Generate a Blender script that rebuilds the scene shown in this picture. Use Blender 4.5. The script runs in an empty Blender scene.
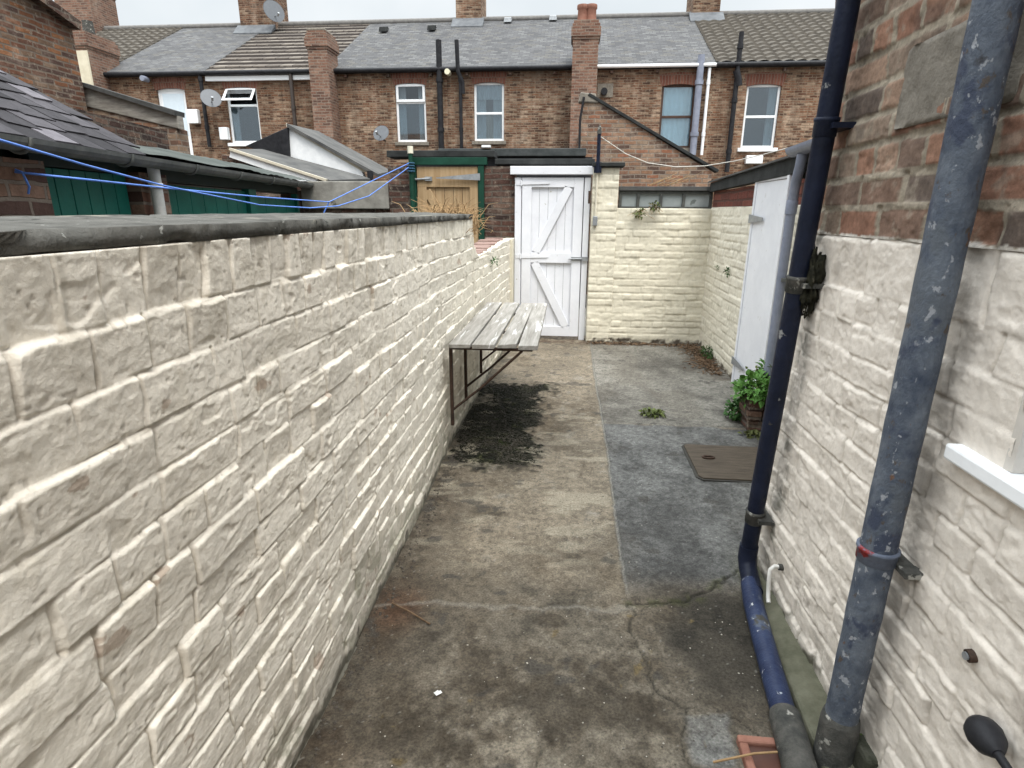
import bpy, math, random
import numpy as np
random.seed(7)
C = bpy.context.scene.collection
SC = bpy.context.scene

# ------------------------------------------------------------------ camera
F, PITCH, YAW, ROLL, H = 572.2, .2939, .095035, .0066, 1.45
fw = np.array([-math.sin(YAW)*math.cos(PITCH), math.cos(YAW)*math.cos(PITCH), -math.sin(PITCH)])
rt0 = np.array([math.cos(YAW), math.sin(YAW), 0.]); up0 = np.cross(rt0, fw)
rt = rt0*math.cos(ROLL) + up0*math.sin(ROLL); up = -rt0*math.sin(ROLL) + up0*math.cos(ROLL)
def P(ax, val, px, py):
    """survey helper: where the sight line of a photo point meets the plane axis=val"""
    d = fw*F + rt*(px-512) - up*(py-384); o = np.array([0, 0, H])
    t = (val-o[ax])/d[ax]; return tuple(float(v) for v in o+t*d)
def PV(A, B, px, py):
    """the same for the upright plane through plan points A, B"""
    n = np.array([B[1]-A[1], -(B[0]-A[0]), 0.]); d = fw*F + rt*(px-512) - up*(py-384)
    o = np.array([0, 0, H]); t = (n@(np.array([A[0], A[1], 0])-o))/(n@d)
    return tuple(float(v) for v in o+t*d)
from mathutils import Matrix, Vector
cd = bpy.data.cameras.new('camera'); cam = bpy.data.objects.new('camera', cd); C.objects.link(cam)
cd.sensor_width = 36; cd.lens = F/1024*36; cd.clip_start = .02; cd.clip_end = 2000
cam.matrix_world = Matrix(((rt[0], up[0], -fw[0], 0), (rt[1], up[1], -fw[1], 0), (rt[2], up[2], -fw[2], H), (0, 0, 0, 1)))
SC.camera = cam

# ------------------------------------------------------------------ noise
def _h(ix, iy, s):
    a = (ix.astype(np.int64)*374761393 + iy.astype(np.int64)*668265263 + s*1442695041) & 0xffffffff
    a = ((a ^ (a >> 13))*1274126177) & 0xffffffff
    a = (a ^ (a >> 16)); a = (a*2246822519) & 0xffffffff; a = a ^ (a >> 15)
    return (a & 0xffffff).astype(np.float64)/0xffffff
def vn(x, y, s=0):
    x = np.asarray(x, float); y = np.asarray(y, float)
    ix, iy = np.floor(x), np.floor(y); fx, fy = x-ix, y-iy
    fx = fx*fx*(3-2*fx); fy = fy*fy*(3-2*fy)
    a = _h(ix, iy, s); b = _h(ix+1, iy, s); c = _h(ix, iy+1, s); d = _h(ix+1, iy+1, s)
    return (a*(1-fx)+b*fx)*(1-fy) + (c*(1-fx)+d*fx)*fy
def fbm(x, y, o=4, s=0):
    t = 0; a = 1; n = 0
    for k in range(o):
        t = t + a*vn(x*2**k+17.3*k, y*2**k-9.1*k, s+k*31); n += a; a *= .5
    return t/n
def sm(a, b, x): t = np.clip((x-a)/(b-a), 0, 1); return t*t*(3-2*t)
def lerp3(c, d, m): return c*(1-m[..., None]) + d*m[..., None]
def col(*c): return np.array(c, float)

# ------------------------------------------------------------------ materials
def newmat(name):
    m = bpy.data.materials.new(name); m.use_nodes = True; nt = m.node_tree
    return m, nt, nt.nodes['Principled BSDF']
def nd(nt, t, **kw):
    n = nt.nodes.new(t)
    for k, v in kw.items():
        if k in n.inputs: n.inputs[k].default_value = v
        else: setattr(n, k, v)
    return n
def ramp(nt, fac, stops):
    r = nt.nodes.new('ShaderNodeValToRGB'); e = r.color_ramp.elements
    while len(e) > 1: e.remove(e[-1])
    e[0].position = stops[0][0]; e[0].color = (*stops[0][1], 1)
    for p, c in stops[1:]:
        x = e.new(p); x.color = (*c, 1)
    nt.links.new(fac, r.inputs[0]); return r.outputs[0]
def mixc(nt, fac, a, b, mode='MIX'):
    n = nt.nodes.new('ShaderNodeMix'); n.data_type = 'RGBA'; n.blend_type = mode
    for i, v in ((0, fac), (6, a), (7, b)):
        if isinstance(v, (int, float)): n.inputs[i].default_value = v
        elif isinstance(v, tuple): n.inputs[i].default_value = (*v, 1)
        else: nt.links.new(v, n.inputs[i])
    return n.outputs[2]
def coords(nt, kind, scale=(1, 1, 1)):
    tc = nt.nodes.new('ShaderNodeTexCoord'); mp = nt.nodes.new('ShaderNodeMapping'); mp.inputs['Scale'].default_value = scale
    nt.links.new(tc.outputs[kind], mp.inputs[0]); return mp.outputs[0]
def noise(nt, vec, scale, detail=4, rough=.6, out=0):
    n = nd(nt, 'ShaderNodeTexNoise', Scale=scale, Detail=detail, Roughness=rough); nt.links.new(vec, n.inputs['Vector']); return n.outputs[out]
def bump(nt, b, hgt, strength, dist=.01):
    n = nd(nt, 'ShaderNodeBump', Strength=strength, Distance=dist); nt.links.new(hgt, n.inputs['Height']); nt.links.new(n.outputs[0], b.inputs['Normal']); return n
def M_noise(name, c1, c2, scale=8, rough=.7, bs=.3, bscale=60, spots=None, stretch=(1, 1, 1), kind='Object', spec=.15, metal=0):
    m, nt, b = newmat(name); v = coords(nt, kind, stretch)
    c = ramp(nt, noise(nt, v, scale, 6, .65), [(.3, c1), (.7, c2)])
    if spots:
        for (sc, thr, colr) in spots:
            f = ramp(nt, noise(nt, v, sc, 5, .6), [(thr, (0, 0, 0)), (thr+.04, (1, 1, 1))]); c = mixc(nt, f, c, colr)
    nt.links.new(c, b.inputs['Base Color']); b.inputs['Roughness'].default_value = rough
    b.inputs['Specular IOR Level'].default_value = spec; b.inputs['Metallic'].default_value = metal
    if bs: bump(nt, b, noise(nt, v, bscale, 5, .65), bs, .006)
    return m
def M_attr(name, rough=.75, bs=.35, bscale=140, var=.25, spec=.25, vscale=35):
    m, nt, b = newmat(name); v = coords(nt, 'Object')
    a = nt.nodes.new('ShaderNodeVertexColor'); a.layer_name = 'Col'
    n = noise(nt, v, vscale, 7, .7)
    g = ramp(nt, n, [(.25, (1-var,)*3), (.75, (1+var*.4,)*3)])
    nt.links.new(mixc(nt, 1.0, a.outputs[0], g, 'MULTIPLY'), b.inputs['Base Color'])
    b.inputs['Roughness'].default_value = rough; b.inputs['Specular IOR Level'].default_value = spec
    bump(nt, b, noise(nt, v, bscale, 6, .7), bs, .004)
    return m
def M_brick(name, cols, mortar, bw=.225, bh=.075, ms=.011, bs=.8, patch=.45, pale=0, soot=(.05, .04, .035)):
    m, nt, b = newmat(name); uv = coords(nt, 'UV')
    ob = coords(nt, 'Object')
    wob = nd(nt, 'ShaderNodeTexNoise', Scale=5., Detail=3.); nt.links.new(uv, wob.inputs['Vector'])
    add = nt.nodes.new('ShaderNodeVectorMath'); add.operation = 'MULTIPLY_ADD'
    nt.links.new(wob.outputs[1], add.inputs[0]); add.inputs[1].default_value = (.045, .035, 0); nt.links.new(uv, add.inputs[2])
    t = nd(nt, 'ShaderNodeTexBrick', Scale=1.0); t.inputs['Mortar Size'].default_value = ms; t.inputs['Mortar Smooth'].default_value = .3
    t.inputs['Brick Width'].default_value = bw; t.inputs['Row Height'].default_value = bh; t.inputs['Bias'].default_value = 0
    t.inputs['Color1'].default_value = (0, 0, 0, 1); t.inputs['Color2'].default_value = (1, 1, 1, 1); t.inputs['Mortar'].default_value = (.5, .5, .5, 1)
    nt.links.new(add.outputs[0], t.inputs['Vector'])
    cols = [tuple(v*.90 for v in q) for q in cols]; mortar = tuple(v*.90 for v in mortar)
    n = len(cols); c = ramp(nt, t.outputs[0], [(i/n, x) for i, x in enumerate(cols)])
    nt.nodes[-1].color_ramp.interpolation = 'CONSTANT'
    c = mixc(nt, patch, c, ramp(nt, noise(nt, ob, 1.3, 6, .65), [(.25, (.45, .42, .4)), (.75, (1.25, 1.22, 1.2))]), 'MULTIPLY')
    c = mixc(nt, .5, c, ramp(nt, noise(nt, ob, 22, 5, .7), [(.25, (.45, .45, .45)), (.75, (1.5, 1.5, 1.5))]), 'MULTIPLY')
    c = mixc(nt, t.outputs[1], c, mortar)
    if pale:
        f = ramp(nt, noise(nt, ob, 2.6, 8, .72), [(.50, (0, 0, 0)), (.68, (pale,)*3)]); c = mixc(nt, f, c, (.40, .32, .25))
        f = ramp(nt, noise(nt, ob, 9, 8, .75), [(.52, (0, 0, 0)), (.66, (pale*.8,)*3)]); c = mixc(nt, f, c, (.085, .06, .05))
        f = ramp(nt, noise(nt, ob, 15, 6, .8), [(.56, (0, 0, 0)), (.64, (pale,)*3)]); c = mixc(nt, f, c, (.44, .37, .29))
    if name == 'mottled_brown_brick':
        oi = nt.nodes.new('ShaderNodeObjectInfo'); c = mixc(nt, 1.0, c, ramp(nt, oi.outputs['Random'], [(0, (.82, .80, .80)), (.5, (1.0, .95, .90)), (1, (1.08, 1.08, 1.06))]), 'MULTIPLY')
        st = ramp(nt, noise(nt, coords(nt, 'Object', (1.6, 1.6, .22)), 1.5, 6, .7), [(.42, (.55, .53, .52)), (.60, (1.04, 1.03, 1.02))]); c = mixc(nt, .8, c, st, 'MULTIPLY')
    nt.links.new(c, b.inputs['Base Color']); b.inputs['Roughness'].default_value = .9; b.inputs['Specular IOR Level'].default_value = .15
    inv = nd(nt, 'ShaderNodeMath', operation='MULTIPLY_ADD'); nt.links.new(t.outputs[1], inv.inputs[0]); inv.inputs[1].default_value = -1; 
    nt.links.new(noise(nt, ob, 30, 5, .7), inv.inputs[2]); bump(nt, b, inv.outputs[0], bs, .012)
    return m
def M_plain(name, c, rough=.5, spec=.4, var=.12, metal=0):
    return M_noise(name, tuple(x*(1-var) for x in c), tuple(min(1, x*(1+var)) for x in c), 12, rough, .08, 80, spec=spec, metal=metal)
def M_glass(name, tint=(.7, .8, .85), refl=.35):
    m, nt, b = newmat(name); o = nt.nodes['Material Output']
    tr = nd(nt, 'ShaderNodeBsdfTransparent', Color=(*tint, 1)); gl = nd(nt, 'ShaderNodeBsdfGlossy', Roughness=.03, Color=(.9, .95, 1, 1))
    lw = nd(nt, 'ShaderNodeLayerWeight', Blend=.3); ma = nd(nt, 'ShaderNodeMath', operation='MULTIPLY_ADD'); ma.inputs[1].default_value = .5; ma.inputs[2].default_value = refl
    nt.links.new(lw.outputs[0], ma.inputs[0]); mx = nt.nodes.new('ShaderNodeMixShader')
    nt.links.new(ma.outputs[0], mx.inputs[0]); nt.links.new(tr.outputs[0], mx.inputs[1]); nt.links.new(gl.outputs[0], mx.inputs[2])
    nt.links.new(mx.outputs[0], o.inputs['Surface']); return m

# ------------------------------------------------------------------ objects
def tag(o, label=None, cat=None, group=None, kind=None):
    if label: o['label'] = label
    if cat: o['category'] = cat
    if group: o['group'] = group
    if kind: o['kind'] = kind
    return o
def thing(name, loc, label, cat, group=None):
    o = bpy.data.objects.new(name, None); C.objects.link(o); o.location = loc; o.empty_display_size = .1
    o['base'] = [float(v) for v in loc]
    return tag(o, label, cat, group)
def base_of(o):
    while o is not None and o.parent: o = o.parent
    return np.array(o['base']) if o is not None and 'base' in o else np.zeros(3)
def link(name, me, mat, parent):
    o = bpy.data.objects.new(name, me); C.objects.link(o)
    if mat: me.materials.append(mat)
    if parent: o.parent = parent
    return o
def boxuv(me):
    """UV in metres: u level along each face, v up its slope"""
    nv, nl = len(me.vertices), len(me.loops)
    co = np.empty(nv*3); me.vertices.foreach_get('co', co); co = co.reshape(-1, 3)
    li = np.empty(nl, int); me.loops.foreach_get('vertex_index', li)
    npoly = len(me.polygons); nn = np.empty(npoly*3); me.polygons.foreach_get('normal', nn); nn = nn.reshape(-1, 3)
    tot = np.empty(npoly, int); me.polygons.foreach_get('loop_total', tot)
    n = np.repeat(nn, tot, 0); flat = np.abs(n[:, 2]) > .995
    u = np.stack([-n[:, 1], n[:, 0], 0*n[:, 0]], 1); ln = np.linalg.norm(u, axis=1, keepdims=True); u = u/np.maximum(ln, 1e-6)
    u[flat] = (1, 0, 0); v = np.cross(n, u); v[flat] = (0, 1, 0)
    p = co[li]; uv = np.stack([(p*u).sum(1), (p*v).sum(1)], 1)
    l = me.uv_layers.new(name='UVMap'); l.data.foreach_set('uv', uv.ravel().astype(np.float32))
def xpath_frames(pts):
    pts = [np.array(p, float) for p in pts]; T = []
    for i in range(len(pts)):
        a = pts[max(0, i-1)]; b = pts[min(len(pts)-1, i+1)]; t = b-a; T.append(t/np.linalg.norm(t))
    r = np.array([0, 0, 1.]) if abs(T[0][2]) < .9 else np.array([1., 0, 0])
    out = []
    for t in T:
        r = r - t*(r@t); r /= np.linalg.norm(r); out.append((r, np.cross(t, r)))
    return pts, out
class MB:
    def __init__(s): s.v = []; s.f = []; s.sm = []
    def add(s, vs, fs, smooth=False):
        n = len(s.v); s.v += [tuple(map(float, p)) for p in vs]; s.f += [tuple(i+n for i in f) for f in fs]; s.sm += [smooth]*len(fs); return s
    def box(s, x0, x1, y0, y1, z0, z1):
        return s.hexa([(x0, y0, z0), (x1, y0, z0), (x1, y1, z0), (x0, y1, z0), (x0, y0, z1), (x1, y0, z1), (x1, y1, z1), (x0, y1, z1)])
    def hexa(s, v): return s.add(v, [(0, 3, 2, 1), (4, 5, 6, 7), (0, 1, 5, 4), (1, 2, 6, 5), (2, 3, 7, 6), (3, 0, 4, 7)])
    def bar(s, a, b, w, h, upv=(0, 0, 1)):
        """box beam a->b, w across, h along upv"""
        a = np.array(a, float); b = np.array(b, float); t = (b-a)/np.linalg.norm(b-a); u = np.array(upv, float); u = u-t*(u@t); u /= np.linalg.norm(u); r = np.cross(t, u)
        q = [p+r*i*w/2+u*j*h/2 for p in (a, b) for i, j in ((-1, -1), (1, -1), (1, 1), (-1, 1))]
        return s.add(q, [(0, 3, 2, 1), (4, 5, 6, 7), (0, 1, 5, 4), (1, 2, 6, 5), (2, 3, 7, 6), (3, 0, 4, 7)])
    def prism(s, poly, off):
        """polygon (3d points) swept by off"""
        n = len(poly); off = np.array(off, float); q = [np.array(p, float) for p in poly]
        return s.add(q+[p+off for p in q], [tuple(range(n))[::-1], tuple(range(n, 2*n))] + [(i, (i+1) % n, n+(i+1) % n, n+i) for i in range(n)])
    def tube(s, pts, r, n=12, caps=True):
        pts, fr = xpath_frames(pts); R = r if isinstance(r, (list, tuple)) else [r]*len(pts); V = []; Fs = []
        for p, (a, b), q in zip(pts, fr, R):
            V += [p+(a*math.cos(2*math.pi*k/n)+b*math.sin(2*math.pi*k/n))*q for k in range(n)]
        for i in range(len(pts)-1):
            Fs += [(i*n+k, i*n+(k+1) % n, (i+1)*n+(k+1) % n, (i+1)*n+k) for k in range(n)]
        s.add(V, Fs, True)
        if caps:
            s.add(V[:n], [tuple(range(n))[::-1]]); s.add(V[-n:], [tuple(range(n))])
        return s
    def quad(s, a, b, c, d): return s.add([a, b, c, d], [(0, 1, 2, 3)])
    def build(s, name, mat, parent=None, bevel=0, label=None):
        me = bpy.data.meshes.new(name); off = base_of(parent) if parent else np.zeros(3)
        me.from_pydata([tuple(np.array(p)-off) for p in s.v], [], s.f); me.update()
        import bmesh
        bm = bmesh.new(); bm.from_mesh(me); bmesh.ops.recalc_face_normals(bm, faces=bm.faces); bm.to_mesh(me); bm.free()
        boxuv(me); me.polygons.foreach_set('use_smooth', s.sm)
        o = link(name, me, mat, parent)
        if bevel:
            b = o.modifiers.new('bevel', 'BEVEL'); b.width = bevel; b.segments = 2; b.limit_method = 'ANGLE'; b.angle_limit = .9
        if label: o['label'] = label
        return o
def grid_mesh(name, Pn, mat, parent=None, cols=None, uv=None, smooth=True, flip=False):
    a, b = Pn.shape[:2]; me = bpy.data.meshes.new(name)
    off = base_of(parent) if parent else np.zeros(3)
    me.vertices.add(a*b); me.vertices.foreach_set('co', (Pn-off).reshape(-1).astype(np.float32))
    I = np.arange(a*b).reshape(a, b); q = np.stack([I[:-1, :-1], I[1:, :-1], I[1:, 1:], I[:-1, 1:]], -1).reshape(-1, 4)
    if flip: q = q[:, ::-1]
    nf = len(q); me.loops.add(nf*4); me.loops.foreach_set('vertex_index', q.ravel().astype(np.int32))
    me.polygons.add(nf); me.polygons.foreach_set('loop_start', (np.arange(nf)*4).astype(np.int32))
    me.polygons.foreach_set('use_smooth', np.full(nf, smooth)); me.update(calc_edges=True)
    if cols is not None:
        ca = me.color_attributes.new('Col', 'FLOAT_COLOR', 'POINT'); c4 = np.ones((a*b, 4), np.float32); c4[:, :3] = np.clip(cols.reshape(-1, 3), 0, 1)
        ca.data.foreach_set('color', c4.ravel())
    if uv is not None:
        l = me.uv_layers.new(name='UVMap'); l.data.foreach_set('uv', uv.reshape(-1, 2)[q.ravel()].ravel().astype(np.float32))
    return link(name, me, mat, parent)

# brickwork relief -----------------------------------------------------
def brick_field(u, z, zb, seed, soldier=(), depth=.011, header_every=4, blen=.232, rough=.004, tilt=1., wander=.012, joint=.006, soft=.012, sharp=False):
    """u along the wall, z up: relief height, per-brick random numbers, mask that is 1 on the brick and 0 in the joint"""
    rng = np.random.default_rng(seed)
    zz = z + (fbm(u*1.6, z*1.1, 3, seed)-.5)*wander*2
    uu = u + (fbm(u*9, z*14, 2, seed+5)-.5)*.016
    ci = np.clip(np.searchsorted(zb, zz)-1, 0, len(zb)-2)
    u0, u1 = uu.min()-.5, uu.max()+.5
    du = np.zeros_like(u); cu = np.zeros_like(u); bi = np.zeros(u.shape, int)
    for c in range(len(zb)-1):
        L = []; x = u0 - rng.uniform(0, .23)
        while x < u1+.3:
            L.append(x)
            if c in soldier: x += .081*rng.uniform(.88, 1.15)
            elif c % header_every == header_every-1: x += .115*rng.uniform(.9, 1.12)
            else: x += (blen if rng.random() > (.34 if sharp else .12) else .115)*rng.uniform(.9, 1.1)
        L = np.array(L); m = ci == c; k = np.clip(np.searchsorted(L, uu[m])-1, 0, len(L)-2)
        bi[m] = k; du[m] = np.minimum(uu[m]-L[k], L[k+1]-uu[m]); cu[m] = uu[m]-(L[k]+L[k+1])/2
    zlo, zhi = np.array(zb)[ci], np.array(zb)[ci+1]
    dz = np.minimum(zz-zlo, zhi-zz); cz = zz-(zlo+zhi)/2
    r = [_h(ci*7.0, bi*1.0, seed+100+k) for k in range(5)]
    wob = (fbm(u*24, z*24, 4, seed+9)-.5)*(.012 if sharp else .009)
    dt, db = zhi-zz, zz-zlo
    fillu = sm(.35, .68, fbm(u*3.1, z*9, 3, seed+12)); fillz = .35+.65*sm(.30, .62, fbm(u*2.3, z*7, 3, seed+13))
    pu = sm(0, soft*.7, du-joint*.35-wob*.5)
    pz = sm(-.002, soft*1.25, dt-joint*.55-wob)*sm(0, soft*.42, db-joint*.30-wob*.5)
    prof = np.minimum(pu, pz)
    inner = sm(0, soft*2.2, np.minimum(du, np.minimum(dt, db)))
    if sharp: fillu = np.minimum(1, fillu*1.25); fillz = fillz*(.35+.5*r[1])
    h = depth*(1-(1-pu)*(.25+.75*fillu)) - depth*(1-pz)*fillz*np.where(pu > .5, 1, .6)
    h = h + (.35+.65*prof)*((r[2]-.5)*.009*tilt + (r[3]-.5)*.045*tilt*cu + ((r[4]-.40)*.10*tilt+(.15*np.maximum(0, r[0]-.36) if sharp else 0))*cz)
    if sharp:
        dia = u*.75+z*.65
        h = h + inner*(fbm(u*30+dia*8, z*52, 5, seed+31)-.5)*.0018 + (fbm(u*95, z*120, 3, seed+32)-.5)*.0010
        fk = sm(.545, .56, fbm(u*11, z*17, 5, seed+34)); h = h - inner*fk*.0009
        h = h - sm(.60, .615, fbm(u*26, z*34, 4, seed+35))*.0005
    h = h + inner*(fbm(u*11, z*17, 4, seed+3)-.5)*rough*(1.3 if sharp else 2.2) + (fbm(u*42, z*46, 4, seed+4)-.5)*rough*1.1 + (fbm(u*4, z*5, 3, seed+6)-.5)*rough*1.5
    chip = sm(.68, .74, fbm(u*8, z*15, 4, seed+21)); h = h - chip*inner*.003
    return h, r, prof, ci

# ------------------------------------------------------------------ material set
CREAM = M_attr('cream_masonry_paint', .62, .5, 150, .16, .3)
BARE = M_attr('bare_brick', .9, .6, 190, .45, .15, 60)
CONC = M_attr('weathered_concrete', .88, .8, 240, .75, .2, 120)
COPE = M_noise('lichened_coping_concrete', (.045, .044, .039), (.135, .13, .118), 12, .9, .9, 60, spots=[(6, .62, (.20, .19, .155)), (22, .62, (.025, .025, .021)), (40, .66, (.26, .26, .24))])
B_HOUSE = M_brick('mottled_brown_brick', [(.13, .062, .042), (.215, .115, .075), (.26, .15, .10), (.10, .058, .043), (.31, .205, .145), (.18, .095, .062), (.38, .28, .205), (.24, .122, .075)], (.24, .18, .13), .195, .058, bs=.5, pale=.6)
B_RED = M_brick('orange_red_brick', [(.22, .115, .075), (.27, .15, .095), (.15, .09, .065), (.31, .19, .125), (.11, .07, .055), (.26, .18, .125), (.28, .125, .075)], (.22, .175, .14), .215, .070, bs=.5, pale=.5)
B_STACK = M_brick('chimney_red_brick', [(.21, .11, .078), (.17, .09, .065), (.25, .14, .10), (.13, .075, .058), (.22, .12, .085)], (.22, .17, .135), .215, .068, bs=.4, pale=.3)
B_DARK = M_brick('sooty_brick', [(.07, .04, .032), (.12, .065, .05), (.05, .034, .03), (.16, .10, .075), (.09, .05, .04)], (.10, .08, .066), .21, .062, patch=.85, pale=.4)
B_GABLE = M_brick('old_orange_brick', [(.20, .09, .05), (.13, .065, .045), (.26, .12, .06), (.09, .055, .045), (.17, .11, .075), (.15, .07, .045)], (.15, .115, .09), .19, .058, bs=.4, patch=.9, pale=.3)
B_BAND = M_brick('dull_red_painted_brick', [(.16, .055, .042), (.19, .07, .052), (.13, .05, .04)], (.10, .05, .04), .3, .075)
B_ARCH = M_brick('soldier_red_brick', [(.20, .085, .06), (.17, .07, .05), (.23, .105, .075)], (.2, .13, .1), .075, .3)
SLATE = M_brick('grey_slate', [(.108, .108, .111), (.122, .122, .125), (.09, .09, .093), (.15, .15, .15), (.112, .112, .115), (.128, .124, .118)], (.07, .07, .072), .2, .125, .008, .5, .3)
TILE_G = M_noise('brown_concrete_pantile', (.06, .053, .045), (.12, .106, .088), 9, .85, .3, 60)
TILE_C = M_brick('banded_concrete_tile', [(.17, .148, .127), (.21, .186, .16), (.14, .122, .106)], (.07, .06, .055), .38, .345, .02, .2, .4)
SLATE_NEAR = M_attr('purple_grey_slate', .8, .5, 60, .45, .1, 16)
FELT = M_noise('green_grey_mineral_felt', (.040, .046, .042), (.085, .094, .086), 3, .9, .4, 120, spots=[(5, .68, (.07, .075, .06))])
FELTB = M_noise('black_roofing_felt', (.016, .017, .017), (.045, .047, .046), 6, .85, .4, 60)
LEAN = M_noise('grey_lean_to_roofing', (.05, .05, .05), (.115, .112, .106), 3, .9, .3, 50)
GUT = M_noise('dull_grey_gutter', (.07, .075, .072), (.15, .15, .14), 9, .6, .2, 40)
BLACK = M_noise('black_iron_paint', (.010, .010, .012), (.03, .03, .033), 10, .5, .25, 60)
WHITEP = M_noise('white_gloss_paint', (.64, .645, .68), (.73, .735, .765), 5, .42, .14, 90, spots=[(3, .66, (.58, .58, .58)), (22, .68, (.46, .45, .42)), (9, .72, (.5, .5, .5))])
UPVC = M_plain('white_upvc', (.80, .81, .82), .3, .5, .03)
WHITER = M_noise('white_render', (.62, .63, .64), (.80, .80, .80), 5, .85, .4, 50)
GREEN = M_noise('dark_green_gloss', (.008, .085, .066), (.018, .14, .11), 4, .35, .12, 60)
GREENB = M_noise('bottle_green_paint', (.008, .035, .022), (.014, .06, .04), 8, .45, .15, 60)
TIMBER = M_noise('raw_softwood', (.29, .19, .10), (.42, .30, .175), 3, .75, .3, 40, stretch=(14, 14, 1))
GREYWOOD = M_noise('silvered_timber', (.165, .152, .132), (.36, .342, .315), 2.2, .85, .5, 22, stretch=(16, 1.2, 16), spots=[(1.6, .61, (.50, .49, .475))])
OLDWOOD = M_noise('weathered_board', (.13, .115, .10), (.33, .31, .275), 2.2, .9, .5, 22, stretch=(2, 2, 12))
RUST = M_noise('rusty_iron', (.025, .02, .017), (.075, .045, .032), 25, .8, .5, 90)
STEEL = M_noise('galvanised_steel', (.22, .23, .24), (.38, .39, .40), 18, .45, .1, 60, metal=.5)
BLUEROPE = M_plain('blue_plastic_line', (.09, .20, .58), .45, .4, .15)
CABLE = M_plain('pale_grey_cable', (.55, .52, .47), .6, .3, .1)
DISH = M_plain('grey_dish_paint', (.10, .107, .118), .5, .4, .1)
TERRA = M_noise('terracotta', (.19, .085, .06), (.30, .15, .11), 14, .75, .3, 60, spots=[(16, .66, (.20, .12, .09))])
POTM = M_noise('pinkish_clay_pot', (.26, .12, .085), (.38, .20, .15), 8, .8, .3, 60)
STONE = M_noise('cement_render', (.135, .12, .10), (.245, .22, .185), 16, .95, 1.0, 45)
DARKVOID = M_plain('dark_interior', (.03, .03, .035), .9, .1)
LACE = M_noise('net_curtain', (.30, .32, .335), (.50, .52, .53), 6, .9, .2, 30, stretch=(12, 1, 1))
BEIGE = M_noise('beige_curtain', (.30, .26, .20), (.46, .41, .33), 6, .9, .2, 30, stretch=(12, 1, 1))
SKYREFL = M_plain('sky_reflection_blue', (.74, .84, .88), .8, .2, .05)  # sky reflection put into the colour of a sheet behind the glass
GLASS = M_glass('window_glass', (.75, .82, .85), .10)
GLASSD = M_noise('dusty_glass', (.20, .225, .225), (.31, .335, .335), 3, .25, .05, 40, spots=[(5, .66, (.12, .135, .13))], spec=.5)
RUBBER = M_noise('matt_black_plastic', (.012, .012, .014), (.03, .03, .033), 20, .5, .15, 80)
MOSSM = M_noise('dark_moss', (.006, .006, .0045), (.014, .015, .008), 30, .95, .6, 120, spots=[(4, .62, (.020, .026, .008))])
LEAF = M_noise('fresh_green_leaf', (.045, .12, .022), (.12, .25, .055), 9, .5, .1, 60)
LEAFD = M_noise('dark_green_leaf', (.025, .07, .018), (.06, .13, .035), 9, .55, .1, 60)
OLIVE = M_noise('olive_green_leaf', (.055, .075, .022), (.13, .15, .05), 12, .7, .1, 60)
STRAW = M_noise('dry_straw', (.20, .12, .06), (.40, .27, .14), 14, .85, .1, 60)
DEBRISM = M_noise('dead_leaf_litter', (.07, .045, .028), (.20, .13, .08), 30, .9, .2, 60)
PIPEB = M_noise('chipped_blue_pipe_paint', (.034, .045, .07), (.145, .163, .19), 17, .5, .8, 80,
                spots=[(4, .56, (.10, .112, .13)), (7, .56, (.05, .06, .09)), (19, .69, (.24, .25, .27)), (44, .62, (.28, .29, .31)), (26, .66, (.13, .075, .05)), (30, .62, (.085, .07, .06)), (13, .70, (.045, .045, .05)), (8, .70, (.20, .03, .03))], stretch=(1, 1, .7))
PIPED = M_noise('dark_navy_pipe_paint', (.007, .009, .017), (.016, .021, .042), 8, .42, .45, 60,
                spots=[(6, .62, (.012, .012, .014)), (15, .67, (.24, .24, .235)), (10, .70, (.18, .02, .02)), (22, .69, (.06, .055, .045))])
PIPEL = M_noise('bright_blue_pipe_paint', (.014, .020, .048), (.034, .048, .098), 9, .42, .45, 60,
                spots=[(5, .60, (.07, .085, .12)), (30, .64, (.40, .41, .42)), (9, .63, (.05, .048, .042))])
PIPEG = M_noise('lilac_grey_pipe_paint', (.16, .175, .225), (.27, .29, .355), 5, .4, .2, 50, spots=[(12, .68, (.16, .17, .2))])
COLLAR = M_noise('mossy_flaking_collar', (.03, .032, .03), (.10, .095, .085), 22, .85, .8, 70, spots=[(18, .6, (.30, .29, .26)), (14, .68, (.05, .06, .02))])
LOWC = M_noise('greenish_damp_concrete', (.075, .075, .05), (.15, .145, .105), 14, .85, .6, 70)

# ------------------------------------------------------------------ ground
g = MB(); g.quad((-400, -300, -.06), (400, -300, -.06), (400, 700, -.06), (-400, 700, -.06))
tag(g.build('ground', M_noise('rough_yard_ground', (.10, .095, .085), (.19, .18, .16), 3, .95, .5, 30)), kind='structure')

def seg_dist(x, y, pts):
    d = np.full(x.shape, 9.)
    for (ax, ay), (bx, by) in zip(pts[:-1], pts[1:]):
        vx, vy = bx-ax, by-ay; t = np.clip(((x-ax)*vx+(y-ay)*vy)/(vx*vx+vy*vy), 0, 1)
        d = np.minimum(d, np.hypot(x-ax-t*vx, y-ay-t*vy))
    return d
def axis_steps(segs):
    out = []
    for a, b, st in segs: out += list(np.arange(a, b, st))
    return np.array(out+[segs[-1][1]])
ys = axis_steps([(-1.2, .8, .03), (.8, 2.6, .0055), (2.6, 4.6, .008), (4.6, 6.9, .014)])
xs = axis_steps([(-.80, 1.0, .0065), (1.0, 1.75, .012)])
gx, gy = np.meshgrid(xs, ys, indexing='ij')
n1 = fbm(gx*2.2, gy*1.6, 5, 1); n2 = fbm(gx*7, gy*7, 5, 2); n3 = fbm(gx*26, gy*26, 4, 3); n4 = fbm(gx*1.1+5, gy*.9, 3, 4)
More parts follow.
